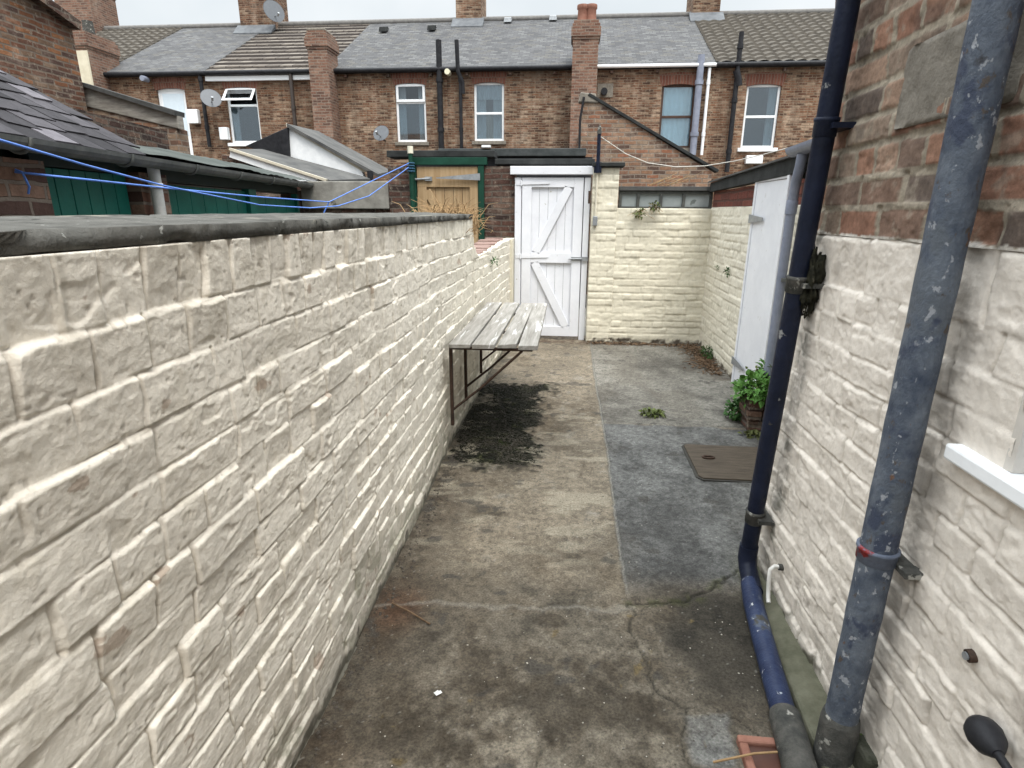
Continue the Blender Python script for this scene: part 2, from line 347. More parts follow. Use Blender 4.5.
tan = col(.305, .255, .19); brown = col(.165, .13, .09); grey = col(.158, .158, .154); pale = col(.37, .335, .28)
c = lerp3(np.broadcast_to(brown, gx.shape+(3,)), tan, np.clip(sm(.36, .62, n1*.55+n2*.3+n3*.15 + .10*sm(1.7, 3.0, gy)), 0, 1))
c = lerp3(c, pale, sm(.58, .74, n2*.6+n3*.4)*sm(1.6, 2.6, gy)*.65)
jx = .281 + .006*np.sin(gy*2.1) + .010*(fbm(gy*5, gy*0, 3, 8)-.5) + .012*(fbm(gy*34, gx*20, 3, 18)-.5)
right = sm(-.006, .006, gx-jx)
slabB = right*sm(1.90, 2.16, gy + (fbm(gx*6, gy*6, 3, 14)-.5)*.10)*(1-sm(3.86, 3.90, gy+(fbm(gx*5, gy*5, 3, 12)-.5)*.12))
cb = lerp3(np.broadcast_to(col(.092, .090, .085), gx.shape+(3,)), col(.25, .246, .232), np.clip(sm(.28, .68, n1*.45+n2*.35+n3*.2)*(.55+.45*sm(2.0, 3.2, gy)), 0, 1))
c = lerp3(c, cb, slabB)
slabC = right*sm(3.86, 3.92, gy)
c = lerp3(c, lerp3(np.broadcast_to(col(.15, .138, .118), gx.shape+(3,)), col(.30, .28, .24), sm(.3, .65, n1*.6+n2*.4)), slabC)
# near slab: browner, damp toward the pipe foot and the left wall
near = 1-sm(1.6, 2.05, gy+.25*(n2-.5))
c = lerp3(c, lerp3(np.broadcast_to(col(.105, .086, .063), gx.shape+(3,)), col(.30, .262, .205), sm(.3, .68, n2*.55+n3*.45)), near*.8)
c = lerp3(c, col(.05, .044, .034), sm(.45, .72, n2*.5+n1*.5+.35*(1-sm(.05, .35, np.abs(gx-.62))))*(1-sm(1.95, 2.1, gy))*sm(1.4, 1.55, gy)*.92)
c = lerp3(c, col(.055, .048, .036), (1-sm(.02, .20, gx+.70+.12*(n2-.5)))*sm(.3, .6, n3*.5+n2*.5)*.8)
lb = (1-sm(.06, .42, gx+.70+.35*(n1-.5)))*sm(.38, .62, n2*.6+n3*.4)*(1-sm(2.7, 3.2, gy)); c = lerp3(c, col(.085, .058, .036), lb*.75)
for (ox, oy, ra, rb_) in ((-.02, 1.78, .075, .035), (.10, 1.40, .24, .10), (-.36, 2.55, .10, .07), (.05, 2.2, .05, .03), (-.42, 1.22, .16, .12)):
    q_ = np.hypot((gx-ox)/ra, (gy-oy)/rb_)+1.6*(n2-.5)+.8*(n3-.5); c = lerp3(c, col(.075, .060, .042), (1-sm(.55, 1.15, q_))*.62)
rust = (1-sm(.05, .17, np.hypot((gx+.60)/1.0, (gy-1.80)/1.3)+.14*(n2-.5))); c = lerp3(c, col(.13, .062, .032), rust*.6)
c = lerp3(c, col(.16, .075, .035), (1-sm(.02, .12, np.hypot(gx-.05, (gy-1.12))+.18*(n2-.5)))*.5)
# moss
mossd = np.maximum(np.maximum(-.74-gx, gx+.17+.05*np.sin(gy*9)), np.maximum(3.13-gy, gy-4.8)) + .42*(fbm(gx*3.6, gy*3.0, 5, 33)-.47) + .16*(n3-.5) + .16*(fbm(gx*30, gy*30, 3, 34)-.5)
mossd = mossd + .32*sm(.0, .30, (gx+.40))*(1-sm(3.2, 4.0, gy))*0
moss = 1-sm(-.07, .06, mossd)
c = lerp3(c, lerp3(np.broadcast_to(col(.013, .012, .008), gx.shape+(3,)), col(.055, .06, .02), sm(.55, .75, n3*.5+n2*.5)), moss*(.90+.1*sm(.35, .6, n2)))
# fresh cement by the gully, yellow lichen spots
fresh = 1-sm(-.01, .015, np.maximum(np.abs(gx-.45)-.06, np.abs(gy-1.33)-.085)+.08*(n2-.5)); c = lerp3(c, col(.33, .33, .315), fresh*.75)
lich = sm(.80, .86, fbm(gx*18, gy*18, 5, 71))*(1-sm(1.9, 2.2, gy)); c = lerp3(c, col(.24, .17, .06), lich*.5)
mot = (fbm(gx*60, gy*60, 3, 64)-.5)*1.0 + (fbm(gx*13, gy*17, 4, 65)-.5)*.45; c = c*np.clip(1+mot, .45, 1.7)[..., None]*.70
strk = sm(.56, .70, fbm(gx*5, gy*12, 5, 66))*sm(1.9, 2.4, gy)*(1-sm(3.8, 4.6, gy))*(1-right); c = lerp3(c, col(.40, .355, .27), strk*.5)
dstn = sm(.52, .68, fbm(gx*3.4+3, gy*2.6, 5, 67)); c = lerp3(c, col(.10, .085, .065), dstn*.32*(1-slabB*.5))
spk = sm(.86, .88, vn(gx*95, gy*95, 61)*.6+vn(gx*190, gy*190, 60)*.4); c = lerp3(c, col(.40, .38, .34), spk*.35)
spd = sm(.80, .84, vn(gx*80, gy*80, 62)*.6+vn(gx*160, gy*160, 59)*.4); c = lerp3(c, col(.05, .043, .034), spd*.7)
blob = sm(.74, .78, fbm(gx*9, gy*11, 3, 63)); c = lerp3(c, col(.06, .055, .048), blob*.65)
wx = gx+(fbm(gx*13, gy*13, 3, 40)-.5)*.06; wy = gy+(fbm(gx*13, gy*13, 3, 41)-.5)*.06
cr1 = seg_dist(wx, wy, [(.76, 2.17), (.62, 2.02), (.52, 1.95), (.28, 1.90)])
cr2 = seg_dist(wx, wy, [(.27, 1.90), (.285, 1.62), (.33, 1.50), (.40, 1.42), (.385, 1.30), (.42, 1.18), (.43, .7)])
cr2b = seg_dist(wx, wy, [(.38, 1.44), (.47, 1.40), (.53, 1.42), (.60, 1.36)])
cr3 = seg_dist(wx, wy, [(.02, 1.06), (-.05, 1.16), (-.02, 1.25)])
cr4 = seg_dist(wx, wy, [(.28, 1.88), (-.1, 1.83), (-.3, 1.84), (-.68, 1.80)])
cr5 = seg_dist(wx, wy, [(.73, 3.90), (.95, 3.85), (1.2, 3.94), (1.55, 3.9)])
jd = np.abs(gx-jx); jl = 1-sm(.002, .010, jd)
crack = np.maximum.reduce([1-sm(.0, .009, cr1), (1-sm(.0, .006, cr2))*.9, (1-sm(0, .005, cr2b))*.8, (1-sm(0, .005, cr3))*.7, (1-sm(0, .006, cr5))*.9])
mossy = (1-sm(.0, .045, cr1+.03*(n3-.5)))*sm(.45, .6, n3); c = lerp3(c, col(.055, .06, .02), mossy*.7)
c = lerp3(c, col(.03, .027, .02), crack*.85)
c = lerp3(c, col(.30, .275, .235), (1-sm(.0, .018, cr4))*.35); c = lerp3(c, col(.26, .25, .225), jl*sm(1.9, 2.1, gy)*.55)
c = lerp3(c, col(.045, .045, .04), (1-sm(0, .006, np.abs(jd-.007)))*sm(1.9, 2.1, gy)*.5)
corner = (1-sm(.05, .40, np.hypot((gx-1.48), (gy-6.0)*.35)+.35*(n2-.5))) + (1-sm(.03, .12, 6.52-gy+.1*(n2-.5))); c = lerp3(c, col(.09, .06, .04), np.clip(corner, 0, 1)*.8*sm(.3, .6, n3))
dampc = sm(.70, .80, gx)*(1-sm(2.1, 2.4, gy)); c = lerp3(c, col(.105, .105, .07), dampc*.6)
gz = (n1-.5)*.016 + (n2-.5)*.007 + (n3-.5)*.0035 - crack*.008 - jl*.005*sm(1.9, 2.1, gy) + moss*(.006+.012*(n3-.3)) + slabB*.003
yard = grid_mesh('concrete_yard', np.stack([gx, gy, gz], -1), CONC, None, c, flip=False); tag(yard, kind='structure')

# ------------------------------------------------------------------ left boundary wall
lw = thing('boundary_wall', (-.8, 3, 0), 'long cream painted brick wall on the left with a dark concrete coping and a broken far end', 'wall')
U = axis_steps([(-1.6, .40, .03), (.40, 1.3, .0026), (1.3, 2.8, .0042), (2.8, 6.66, .009)])
T = np.linspace(0, 1, 470)
uu, tt = np.meshgrid(U, T, indexing='ij')
top = 1.391 - .25*sm(4.24, 4.38, uu+.02*np.sin(uu*60)) - .03*sm(4.38, 4.5, uu) + .035*sm(4.6, 6.4, uu) + .03*(fbm(uu*7, uu*0, 3, 6)-.5)*sm(4.25, 4.4, uu)
zz = tt*top - .02*(1-tt)
zb = np.array([-.2] + list(np.cumsum([.0]+[.0805]*1)) )
heights = np.random.default_rng(5).uniform(.074, .092, 15); heights *= 1.282/heights.sum()
zb = np.concatenate([[-.1], [0], np.cumsum(heights), [1.45]])
h, r, prof, ci = brick_field(uu, zz, zb, 11, soldier=(16,), depth=.0085, tilt=1.0, rough=.0022, joint=.0045, soft=.0055, sharp=True)
bx = -.712 + .015*np.sin(uu*.9+.4) + .055*sm(3.2, 6.6, uu) + (fbm(uu*1.5, zz*1.5, 3, 77)-.5)*.02
base = lerp3(np.broadcast_to(col(.795, .735, .64), uu.shape+(3,)), col(.715, .66, .555), sm(2.0, 4.5, uu))
m1 = fbm(uu*3, zz*4, 5, 21); m2 = fbm(uu*20, zz*24, 4, 22)
base = base*(1 + .10*(m1-.5)[..., None]*2)*(.97+.06*r[0])[..., None]
base = lerp3(base, col(.34, .295, .235), (1-prof)*sm(.42, .75, m2)*.55)
base = lerp3(base, col(.40, .35, .28), sm(.60, .78, m1*.6+m2*.4)*.45)
base = lerp3(base, col(.30, .24, .18), sm(.72, .80, m2)*sm(1.26, 1.38, zz)*.5)
drip = sm(.55, .72, fbm(uu*26, zz*1.6, 4, 81))*sm(1.12, 1.36, zz+.12*(m1-.5)); base = lerp3(base, col(.42, .375, .30), drip*.40)
flake = sm(.66, .675, fbm(uu*15, zz*19, 5, 82)); base = lerp3(base, col(.60, .545, .455), flake*.5)
bare = sm(.775, .785, fbm(uu*10, zz*15, 5, 83)); base = lerp3(base, col(.36, .25, .18), bare*.6)
base = lerp3(base, col(.25, .255, .17), sm(.46, .62, m2)*(1-sm(.05, .38, zz+.3*(m1-.5)))*.55)
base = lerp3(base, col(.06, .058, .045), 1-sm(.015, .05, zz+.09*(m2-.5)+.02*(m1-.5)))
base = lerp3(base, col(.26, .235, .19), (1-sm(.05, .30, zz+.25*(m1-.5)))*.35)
pit = sm(.80, .84, fbm(uu*55, zz*55, 2, 91)); h = h-pit*.0012; base = lerp3(base, col(.30, .26, .21), pit*.4)
Pn = np.stack([bx+h, uu, zz], -1)
back = Pn[:, -1:].copy(); back[..., 0] = -.93; backb = back.copy(); backb[..., 2] = -.02
Pn = np.concatenate([Pn, back, backb], 1); base = np.concatenate([base, base[:, -1:]*.25, base[:, -1:]*.25], 1)
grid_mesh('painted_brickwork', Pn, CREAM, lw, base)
MB().box(-.72, -.619, 6.50, 6.74, -.02, 1.155).build('end_pier', M_plain('cream_pier_paint', (.60, .56, .45), .7), lw, .006)
# end face of the taller stretch is carried by the steep drop of the grid itself
def rough_slab(mb, x0, x1, y0, y1, z0, z1, seed, step=.02, amp=.006):
    """slab along y with worn edges and a lumpy skin"""
    sec = []
    nx = max(3, int((x1-x0)/.02)); nz = max(2, int((z1-z0)/.014))
    for i in range(nx): sec.append((x0+(x1-x0)*i/nx, z0))
    for i in range(nz): sec.append((x1, z0+(z1-z0)*i/nz))
    for i in range(nx): sec.append((x1-(x1-x0)*i/nx, z1))
    for i in range(nz): sec.append((x0, z1-(z1-z0)*i/nz))
    sec = np.array(sec); cx, cz = (x0+x1)/2, (z0+z1)/2; n = len(sec)
    yy = np.linspace(y0, y1, max(3, int((y1-y0)/step))); V = []; Fs = []
    for j, y in enumerate(yy):
        e = min(y-y0, y1-y); k = np.arange(n)*.37
        a = (fbm(np.full(n, y*11), k, 4, seed)-.5)*2*amp; b = (fbm(np.full(n, y*11), k+50, 4, seed+3)-.5)*2*amp
        chip = np.maximum(0, fbm(np.full(n, y*9), sec[:, 1]*40, 3, seed+7)-.60)*.10*(np.abs(sec[:, 0]-x1) < .03)
        sh = .004 if e < .003 else 0
        sl_ = np.where(sec[:, 1] > (z0+z1)/2, (x1-sec[:, 0])*.048, 0); b = b+sl_
        V += [(sec[i, 0]+a[i]-chip[i]-math.copysign(sh, sec[i, 0]-cx), y, sec[i, 1]+b[i]*.8-math.copysign(sh, sec[i, 1]-cz)) for i in range(n)]
    m = len(yy)
    for j in range(m-1): Fs += [(j*n+i, j*n+(i+1) % n, (j+1)*n+(i+1) % n, (j+1)*n+i) for i in range(n)]
    mb.add(V, Fs, True); mb.add(V[:n], [tuple(range(n))]); mb.add(V[-n:], [tuple(range(n))[::-1]])
for i, (a, b) in enumerate(((-1.6, .2), (.205, 1.36), (1.366, 2.46), (2.466, 3.5), (3.506, 4.26))):
    m = MB(); rough_slab(m, -1.03, -.690, a, b, 1.392+.001*(i % 2), 1.4235-.0015*(i % 2), 40+i, step=.012, amp=.0028); m.build('coping_slab', COPE, lw)
m = MB(); rr = random.Random(3)
y = 4.42
while y < 6.5:
    l = rr.uniform(.09, .22); zt = float(np.interp(y, U, top[:, 0])); m.box(-.93, -.725+rr.uniform(-.02, .01), y, y+l-.012, zt-.05, zt+rr.uniform(.004, .02)); y += l
m.build('broken_brick_top', M_noise('dull_pink_brick', (.16, .10, .085), (.30, .21, .18), 9, .95, .5, 60, spots=[(12, .6, (.10, .085, .075))]), lw, .008)

# ------------------------------------------------------------------ back wall and its gate
bw = thing('back_wall', (.9, 6.6, 0), 'cream painted brick wall closing the yard, right of the white gate', 'wall')
YB = 6.555
def wall_strip(parent, name, u, ztop, place, seed, tint, courses=.078, cell=(.011, .011), zlow=-.02, mat=CREAM, extra=None, depth=.008, dirt=True, tilt=.8, cb=None):
    Uv = np.arange(u[0], u[1]+1e-6, cell[0]); Tn = np.linspace(0, 1, int((max(ztop(Uv))-zlow)/cell[1])); a, t = np.meshgrid(Uv, Tn, indexing='ij')
    tp = ztop(a); z = zlow+t*(tp-zlow); zmax = float(tp.max())+.1
    rg = np.random.default_rng(seed); hs = [zlow-.03]
    while hs[-1] < zmax: hs.append(hs[-1]+courses*rg.uniform(.92, 1.08))
    h, r, pf, ci = brick_field(a, z, np.array(hs), seed, depth=depth, tilt=tilt, rough=.004, soft=.010)
    k1 = fbm(a*3, z*4, 5, seed+50); k2 = fbm(a*18, z*22, 4, seed+51)
    c = np.broadcast_to(col(*tint), a.shape+(3,))*(1+.16*(k1-.5))[..., None]*(.97+.06*r[1])[..., None]
    if dirt:
        c = lerp3(c, col(.34, .30, .22), (1-pf)*sm(.45, .75, k2)*.45); c = lerp3(c, col(.42, .38, .29), sm(.6, .8, k1*.5+k2*.5)*.4)
        c = lerp3(c, col(.075, .06, .045), 1-sm(.01, .055, z+.12*(k2-.5)+.03*(k1-.5)))
    if extra is not None: c = extra(a, z, c, k1, k2, r, pf)
    Pq = place(a, z, h); ed = []
    e = place(a[:, -1:], z[:, -1:], h[:, -1:]*0-.2); Pq = np.concatenate([Pq, e], 1); c = np.concatenate([c, c[:, -1:]], 1)
    for end in (0, 1):
        zz1 = np.concatenate([z[:1] if not end else z[-1:], z[:1, -1:] if not end else z[-1:, -1:]], 1)
        e = place(np.full(zz1.shape, u[end]), zz1, np.full(zz1.shape, -.2))
        Pq = np.concatenate([e, Pq] if not end else [Pq, e], 0); c = np.concatenate([c[:1], c] if not end else [c, c[-1:]], 0)
    return grid_mesh(name, Pq, mat, parent, c)
pl_back = lambda a, z, h: np.stack([a, YB-h, z], -1)
wall_strip(bw, 'painted_brickwork', (.232, .515), lambda a: 1.895+0*a, pl_back, 21, (.66, .61, .49))
wall_strip(bw, 'painted_brickwork', (.490, 1.53), lambda a: 1.485+0*a, lambda a, z, h: np.stack([a, YB+.006-h, z], -1), 23, (.66, .61, .49))
m = MB(); m.box(.222, .56, 6.5, 6.78, 1.905, 1.945); m.build('dark_coping', FELTB, bw, .006)
m = MB(); rough_slab(m, .0, .03, .0, .1, 0, .03, 5)   # seam mortar block
m = MB(); m.box(.535, 1.52, 6.60, 6.74, 1.40, 1.478); m.build('timber_plate', OLDWOOD, bw, .004)

gt = thing('yard_gate', (-.2, 6.68, 0), 'white ledged and braced timber gate, shut, in the back wall', 'gate')
YG = 6.66
m = MB(); m.box(-.615, -.545, YG-.02, YG+.09, 0, 1.80); m.box(.148, .212, YG-.02, YG+.09, 0, 1.80); m.build('gate_post', WHITEP, gt, .004)
m = MB(); m.box(-.665, .245, YG-.055, YG+.07, 1.83, 1.915); m.build('lintel_board', WHITEP, gt, .005)
m = MB(); xg = -.535; nb = 7; wbd = (.138+.535)/nb
for i in range(nb):
    m.box(xg+i*wbd+.0012, xg+(i+1)*wbd-.0012, YG+.01, YG+.03, .04, 1.80)
gp = m.build('boarded_door', WHITEP, gt, .0015)
m = MB(); m.box(-.535, -.43, YG-.018, YG+.009, .04, 1.80); m.box(.035, .138, YG-.018, YG+.009, .04, 1.80); m.build('stile', WHITEP, gt, .003)
for z0, z1 in ((1.70, 1.80), (.885, 1.0), (.04, .155)):
    MB().box(-.43, .035, YG-.016, YG+.009, z0, z1).build('ledge', WHITEP, gt, .003)
MB().bar((-.375, YG-.004, 1.0), (-.02, YG-.004, 1.70), .09, .024, (0, 1, 0)).build('brace', WHITEP, gt, .003)
MB().bar((-.385, YG-.004, .885), (-.01, YG-.004, .155), .09, .024, (0, 1, 0)).build('brace', WHITEP, gt, .003)
for z in (1.745, .955):
    m = MB(); m.prism([(-.60, YG-.026, z-.022), (-.24, YG-.026, z-.010), (-.23, YG-.026, z), (-.24, YG-.026, z+.010), (-.60, YG-.026, z+.022)], (0, .006, 0)); m.tube([(-.545, YG-.03, z-.03), (-.545, YG-.03, z+.03)], .009, 8)
    m.build('strap_hinge', WHITEP, gt)
m = MB(); m.box(.03, .20, YG-.026, YG-.019, .915, .955); m.tube([(.0, YG-.036, .935), (.20, YG-.036, .935)], .008, 8); m.tube([(.06, YG-.036, .935), (.06, YG-.075, .935)], .007, 8); m.box(.150, .215, YG-.045, YG-.02, .912, .958); m.build('bolt', STEEL, gt)

# conduit on the pier right of the gate
t = thing('light_switch_conduit', (.27, 6.53, 1.5), 'thin cream conduit with a small grey switch on the wall beside the gate', 'conduit')
m = MB(); m.tube([(.275, 6.525, 1.88), (.275, 6.525, 1.40)], .012, 8); m.build('conduit', M_plain('cream_conduit_paint', (.60, .55, .44), .6), t)
m.v and None
m = MB(); m.box(.25, .298, 6.50, 6.545, 1.30, 1.40); m.build('switch_box', STEEL, t, .006)
m = MB(); m.tube([(.20, 6.535, 1.66), (.20, 6.535, 1.53)], .012, 8); m.build('gate_pintle', RUST, t)

# hook post above the gate
t = thing('washing_line_post', (.30, 6.50, 1.85), 'short navy steel post with a cleat bolted above the gate lintel', 'post')
m = MB(); m.tube([(.275, 6.50, 1.84), (.275, 6.50, 2.22)], .019, 10); m.build('tube', PIPED, t)
m = MB(); m.tube([(.275, 6.50, 2.22), (.275, 6.50, 2.262), (.275, 6.50, 2.30)], [.024, .020, .012], 10); m.build('cap', COLLAR, t)
m = MB(); m.box(.235, .315, 6.505, 6.53, 1.84, 1.95); m.build('bracket', PIPED, t, .004)
m = MB(); m.tube([(.262, 6.475, 2.13), (.262, 6.475, 2.21)], .008, 6); m.build('cleat', PIPED, t)

# glazed strip on the low part of the back wall
t = thing('glazed_strip', (1.0, 6.66, 1.5), 'low dark timber frame with dusty glass panes on top of the back wall', 'window strip')
za, zc = 1.482, 1.665
m = MB(); m.box(.525, 1.515, 6.62, 6.68, za, za+.022); m.box(.525, 1.515, 6.62, 6.68, zc-.03, zc)
for x in (.525, .715, .96, 1.20, 1.485): m.box(x, x+.03, 6.618, 6.682, za+.022, zc-.03)
m.build('frame', M_noise('dark_grey_timber', (.035, .037, .035), (.09, .092, .085), 14, .8, .3, 40), t, .003)
for a, b in ((.555, .715), (.745, .96), (.99, 1.20), (1.23, 1.485)):
    MB().box(a, b, 6.648, 6.653, za+.022, zc-.03).build('pane', GLASSD, t)
m = MB(); m.box(.515, 1.515, 6.60, 6.75, zc+.002, zc+.045); m.build('top_board', LEAN, t, .004)
MB().box(.55, 1.5, 6.80, 6.83, 1.40, 1.70).build('back_board', M_plain('grey_board', (.17, .18, .18), .8), t)
m = MB(); m.bar((1.30, 6.70, 1.49), (1.42, 6.72, 1.66), .05, .012, (0, 1, 0)); m.bar((1.36, 6.72, 1.49), (1.49, 6.73, 1.64), .03, .012, (0, 1, 0)); m.bar((.98, 6.74, 1.545), (1.20, 6.73, 1.51), .02, .02)
tag(m.build('broken_batten', WHITEP), 'splintered white timber battens lying behind the dusty glass strip', 'batten')

# stems lying on the glazed strip
m = MB(); rr = random.Random(9)
for k in range(9):
    x = rr.uniform(.85, 1.1); m.tube([(x-.05, 6.66, 1.72), (x+.10+rr.uniform(0, .15), 6.66+rr.uniform(-.03, .05), 1.75+rr.uniform(0, .07)), (x+.2+rr.uniform(0, .25), 6.7, 1.76+rr.uniform(.02, .13))], [.003, .0025, .001], 5)
tag(m.build('dead_stalks', STRAW), 'thin dead straw stalks lying on the top board above the glass strip', 'dead plant')

# ------------------------------------------------------------------ leaves
def leaf(mb, p, d, up_, L, W, droop=.3):
    p = np.array(p, float); d = np.array(d, float); d /= np.linalg.norm(d); s = np.cross(d, up_); s /= max(np.linalg.norm(s), 1e-6); n = np.cross(s, d)
    q = [p, p+d*L*.3+s*W*.5+n*.06*L, p+d*L*.65+s*W*.42, p+d*L-n*droop*L, p+d*L*.65-s*W*.42, p+d*L*.3-s*W*.5+n*.06*L, p+d*L*.5-n*.06*L]
    mb.add(q, [(0, 1, 6), (1, 2, 6), (2, 3, 6), (3, 4, 6), (4, 5, 6), (5, 0, 6)], False)
def bush(mb, c, rad, n, L, W, rg, flat=.8):
    for k in range(n):
        v = np.array([rg.gauss(0, 1), rg.gauss(0, 1), rg.gauss(0, 1)*flat]); v /= np.linalg.norm(v); rr_ = rg.random()**.45
        p = np.array(c)+v*np.array(rad)*rr_; d = v*.8+np.array([rg.gauss(0, .4), rg.gauss(0, .4), rg.gauss(.15, .4)])
        leaf(mb, p, d, (rg.gauss(0, .3), rg.gauss(0, .3), 1), L*rg.uniform(.6, 1.25), W*rg.uniform(.7, 1.2))
rg = random.Random(12)
for (px, py, lab) in ((640, 213, 'small weed hanging from the top edge of the back wall, nearer the gate'), (655, 207, 'small weed hanging from the top edge of the back wall, farther from the gate')):
    c0 = P(1, 6.5, px, py); t = thing('wall_weed', c0, lab, 'weed', 'weeds rooted in the walls')
    m = MB(); bush(m, c0, (.055, .04, .05), 60, .035, .018, rg); m.build('foliage', OLIVE, t)
    m = MB()
    for k in range(9): m.tube([(c0[0], c0[1]+.03, c0[2]+.03), tuple(np.array(c0)+np.array([rg.gauss(0, .05), -.03, rg.uniform(-.08, .05)]))], .002, 4)
    m.build('stem', STRAW, t)
for (px, py, lab, s) in ((727, 272, 'tiny weed growing from a joint of the outbuilding wall beside the white door', .045), (717, 268, 'very small sprig near the corner of the outbuilding wall', .025)):
    c0 = P(0, 1.49, px, py); m = MB(); bush(m, c0, (.02, s, s), 26, s*.7, s*.35, rg); tag(m.build('wall_weed', LEAFD), lab, 'weed', 'weeds rooted in the walls')
c0 = P(0, -.655, 494, 262); m = MB(); bush(m, c0, (.02, .06, .04), 26, .035, .014, rg); tag(m.build('wall_weed', LEAFD), 'yellowish sprig growing from the low broken end of the left wall', 'weed', 'weeds rooted in the walls')
c0 = P(2, .02, 653, 413); m = MB(); bush(m, (c0[0], c0[1], .015), (.085, .06, .02), 120, .035, .022, rg); tag(m.build('ground_weed', OLIVE), 'flat green weed growing out of the crack in the concrete', 'weed')

# dry grass on the broken wall end
m = MB(); c0 = np.array([-.80, 4.30, 1.40]); m2 = MB()
for k in range(850):
    a = rg.uniform(0, 2*math.pi); L = rg.uniform(.05, .24); b0 = c0+np.array([rg.gauss(-.10, .10), rg.gauss(.03, .14), rg.uniform(-.16, .01)])
    tip = b0+np.array([math.cos(a)*L*.75, math.sin(a)*L*.75, L*rg.uniform(.1, .75)]); mid = (b0+tip)/2+np.array([0, 0, L*.2])
    (m if rg.random() > .05 else m).tube([b0, mid, tip], [.0032, .0026, .0010], 3, caps=False)
t = thing('dry_grass_tuft', tuple(c0), 'tuft of dry straw coloured grass growing on the broken end of the left wall', 'grass tuft')
m.build('dry_blades', STRAW, t)

# ------------------------------------------------------------------ slatted table
tb = thing('wall_table', (-.42, 4.0, 0), 'grey slatted timber table bracketed to the left wall', 'table')
edges = [(-.672, -.548), (-.535, -.408), (-.392, -.282), (-.268, -.158)]
for i, (a, b) in enumerate(edges):
    rr = random.Random(30+i); y0 = 3.17+[0, .0, .03, .0][i]; y1 = 4.80
    m = MB(); sk = [0, .01, .012, -.006][i]
    m.hexa([(a, y0, .688), (b, y0+.01, .688), (b+sk, y1, .684), (a+sk, y1, .684), (a, y0, .712+[.0, .003, -.004, .004][i]), (b, y0+.01, .712+[.0, .002, .006, .004][i]), (b+sk, y1, .709), (a+sk, y1, .709)])
    m.build('plank', GREYWOOD, tb, .004)
for y in (3.24, 3.72, 4.42):
    m = MB(); m.box(-.682, -.664, y-.012, y+.012, .19, .686); m.build('wall_bar', RUST, tb)
    m = MB(); m.bar((-.672, y, .676), (-.19, y, .676), .022, .016); m.build('arm', RUST, tb)
    m = MB(); m.tube([(-.668, y, .29), (-.50, y+.004, .43), (-.25, y, .668)], .008, 6); m.build('strut', RUST, tb)

# ------------------------------------------------------------------ near house wall on the right
hs = thing('near_house', (.9, 0, 0), 'near brick house wall on the right, cream paint below and bare brick above', 'house')
XH = .836
U = axis_steps([(-1.5, .5, .03), (.5, 2.215, .0042)])
def near_courses(z0, z1, seed):
    rg_ = np.random.default_rng(seed); z = [z0]
    while z[-1] < z1: z.append(z[-1]+.081*rg_.uniform(.92, 1.08))
    return z
ZC = np.array(near_courses(-.06, 1.30, 3)); k = np.argmin(abs(ZC-1.384)); ZC = np.array(list(ZC[:k])+[1.384]); ZC = np.concatenate([ZC, np.array(near_courses(1.384, 4.0, 4))[1:]])
def hole_in_grid(a, z): return (a > .12) & (a < 1.062) & (z > .975) & (z < 2.15)
def house_part(name, z0, z1, nz, mat, painted):
    Zv = np.linspace(z0, z1, nz); a, z = np.meshgrid(U, Zv, indexing='ij')
    h, r, pf, ci = brick_field(a, z, ZC, 57, depth=.0075 if painted else .009, tilt=.9, sharp=painted, rough=.0042 if painted else .004, soft=.0065 if painted else .007, joint=.007 if painted else .017)
    k1 = fbm(a*3, z*4, 5, 61); k2 = fbm(a*20, z*24, 4, 62); k3 = fbm(a*70, z*70, 3, 63)
    if painted:
        c = np.broadcast_to(col(.735, .668, .59), a.shape+(3,))*(1+.2*(k1-.5))[..., None]
        c = lerp3(c, col(.38, .335, .29), sm(.52, .75, k1*.5+k2*.5)*.55); c = lerp3(c, col(.34, .30, .25), (1-pf)*sm(.45, .75, k2)*.5)
        c = lerp3(c, col(.09, .085, .06), 1-sm(.02, .10, z+.15*(k2-.5)))
        c = lerp3(c, col(.26, .23, .2), (1-sm(.0, .14, np.abs(a-1.28+.05*(k1-.5))))*sm(.40, .62, k2)*.55)
        c = lerp3(c, col(.10, .10, .08), (1-sm(.0, .07, np.abs(a-2.05+.03*(k1-.5))))*sm(.42, .6, k2)*.7)
    else:
        pal = np.array([(.27, .145, .10), (.21, .135, .10), (.15, .115, .095), (.31, .175, .12), (.25, .185, .14), (.35, .235, .17), (.19, .13, .10)])
        c = pal[np.clip((r[3]*7).astype(int), 0, 6)]*(.7+.6*k2+.2*(k3-.5))[..., None]
        c = lerp3(c, col(.33, .28, .22), sm(.62, .72, k2)*.5); c = lerp3(c, col(.06, .05, .045), sm(.6, .75, fbm(a*9, z*9, 4, 66))*.5)
        c = lerp3(c, col(.31, .265, .205)[None, None]*(.7+.6*k2)[..., None], 1-sm(.25, .8, pf))
        edge_ = 1-sm(-.002, .002, z-1.388-.022*(k2-.42)-.012*(k3-.5)); c = lerp3(c, col(.60, .555, .495), edge_)
        h = h+.005*(1-sm(.2, .7, pf))*(.4+1.2*k2)
        c = lerp3(c, col(.05, .046, .042), (1-sm(.02, .13, 2.20-a))*sm(.3, .6, k1)*.6)
    ins = hole_in_grid(a, z)
    Pq = np.stack([XH-h, a, z], -1)
    Pq = np.concatenate([Pq, np.stack([np.full((1, nz), XH+.3), np.full((1, nz), 2.215), z[-1:]], -1)], 0); c = np.concatenate([c, c[-1:]], 0)
    ob_ = grid_mesh(name, Pq, mat, hs, c, flip=True)
    import bmesh
    bm = bmesh.new(); bm.from_mesh(ob_.data); dead = []
    for f in bm.faces:
        q = f.calc_center_median(); 
        if .12 < q.y < 1.062 and .975 < q.z < 2.15: dead.append(f)
    bmesh.ops.delete(bm, geom=dead, context='FACES'); bm.to_mesh(ob_.data); bm.free()
    return ob_
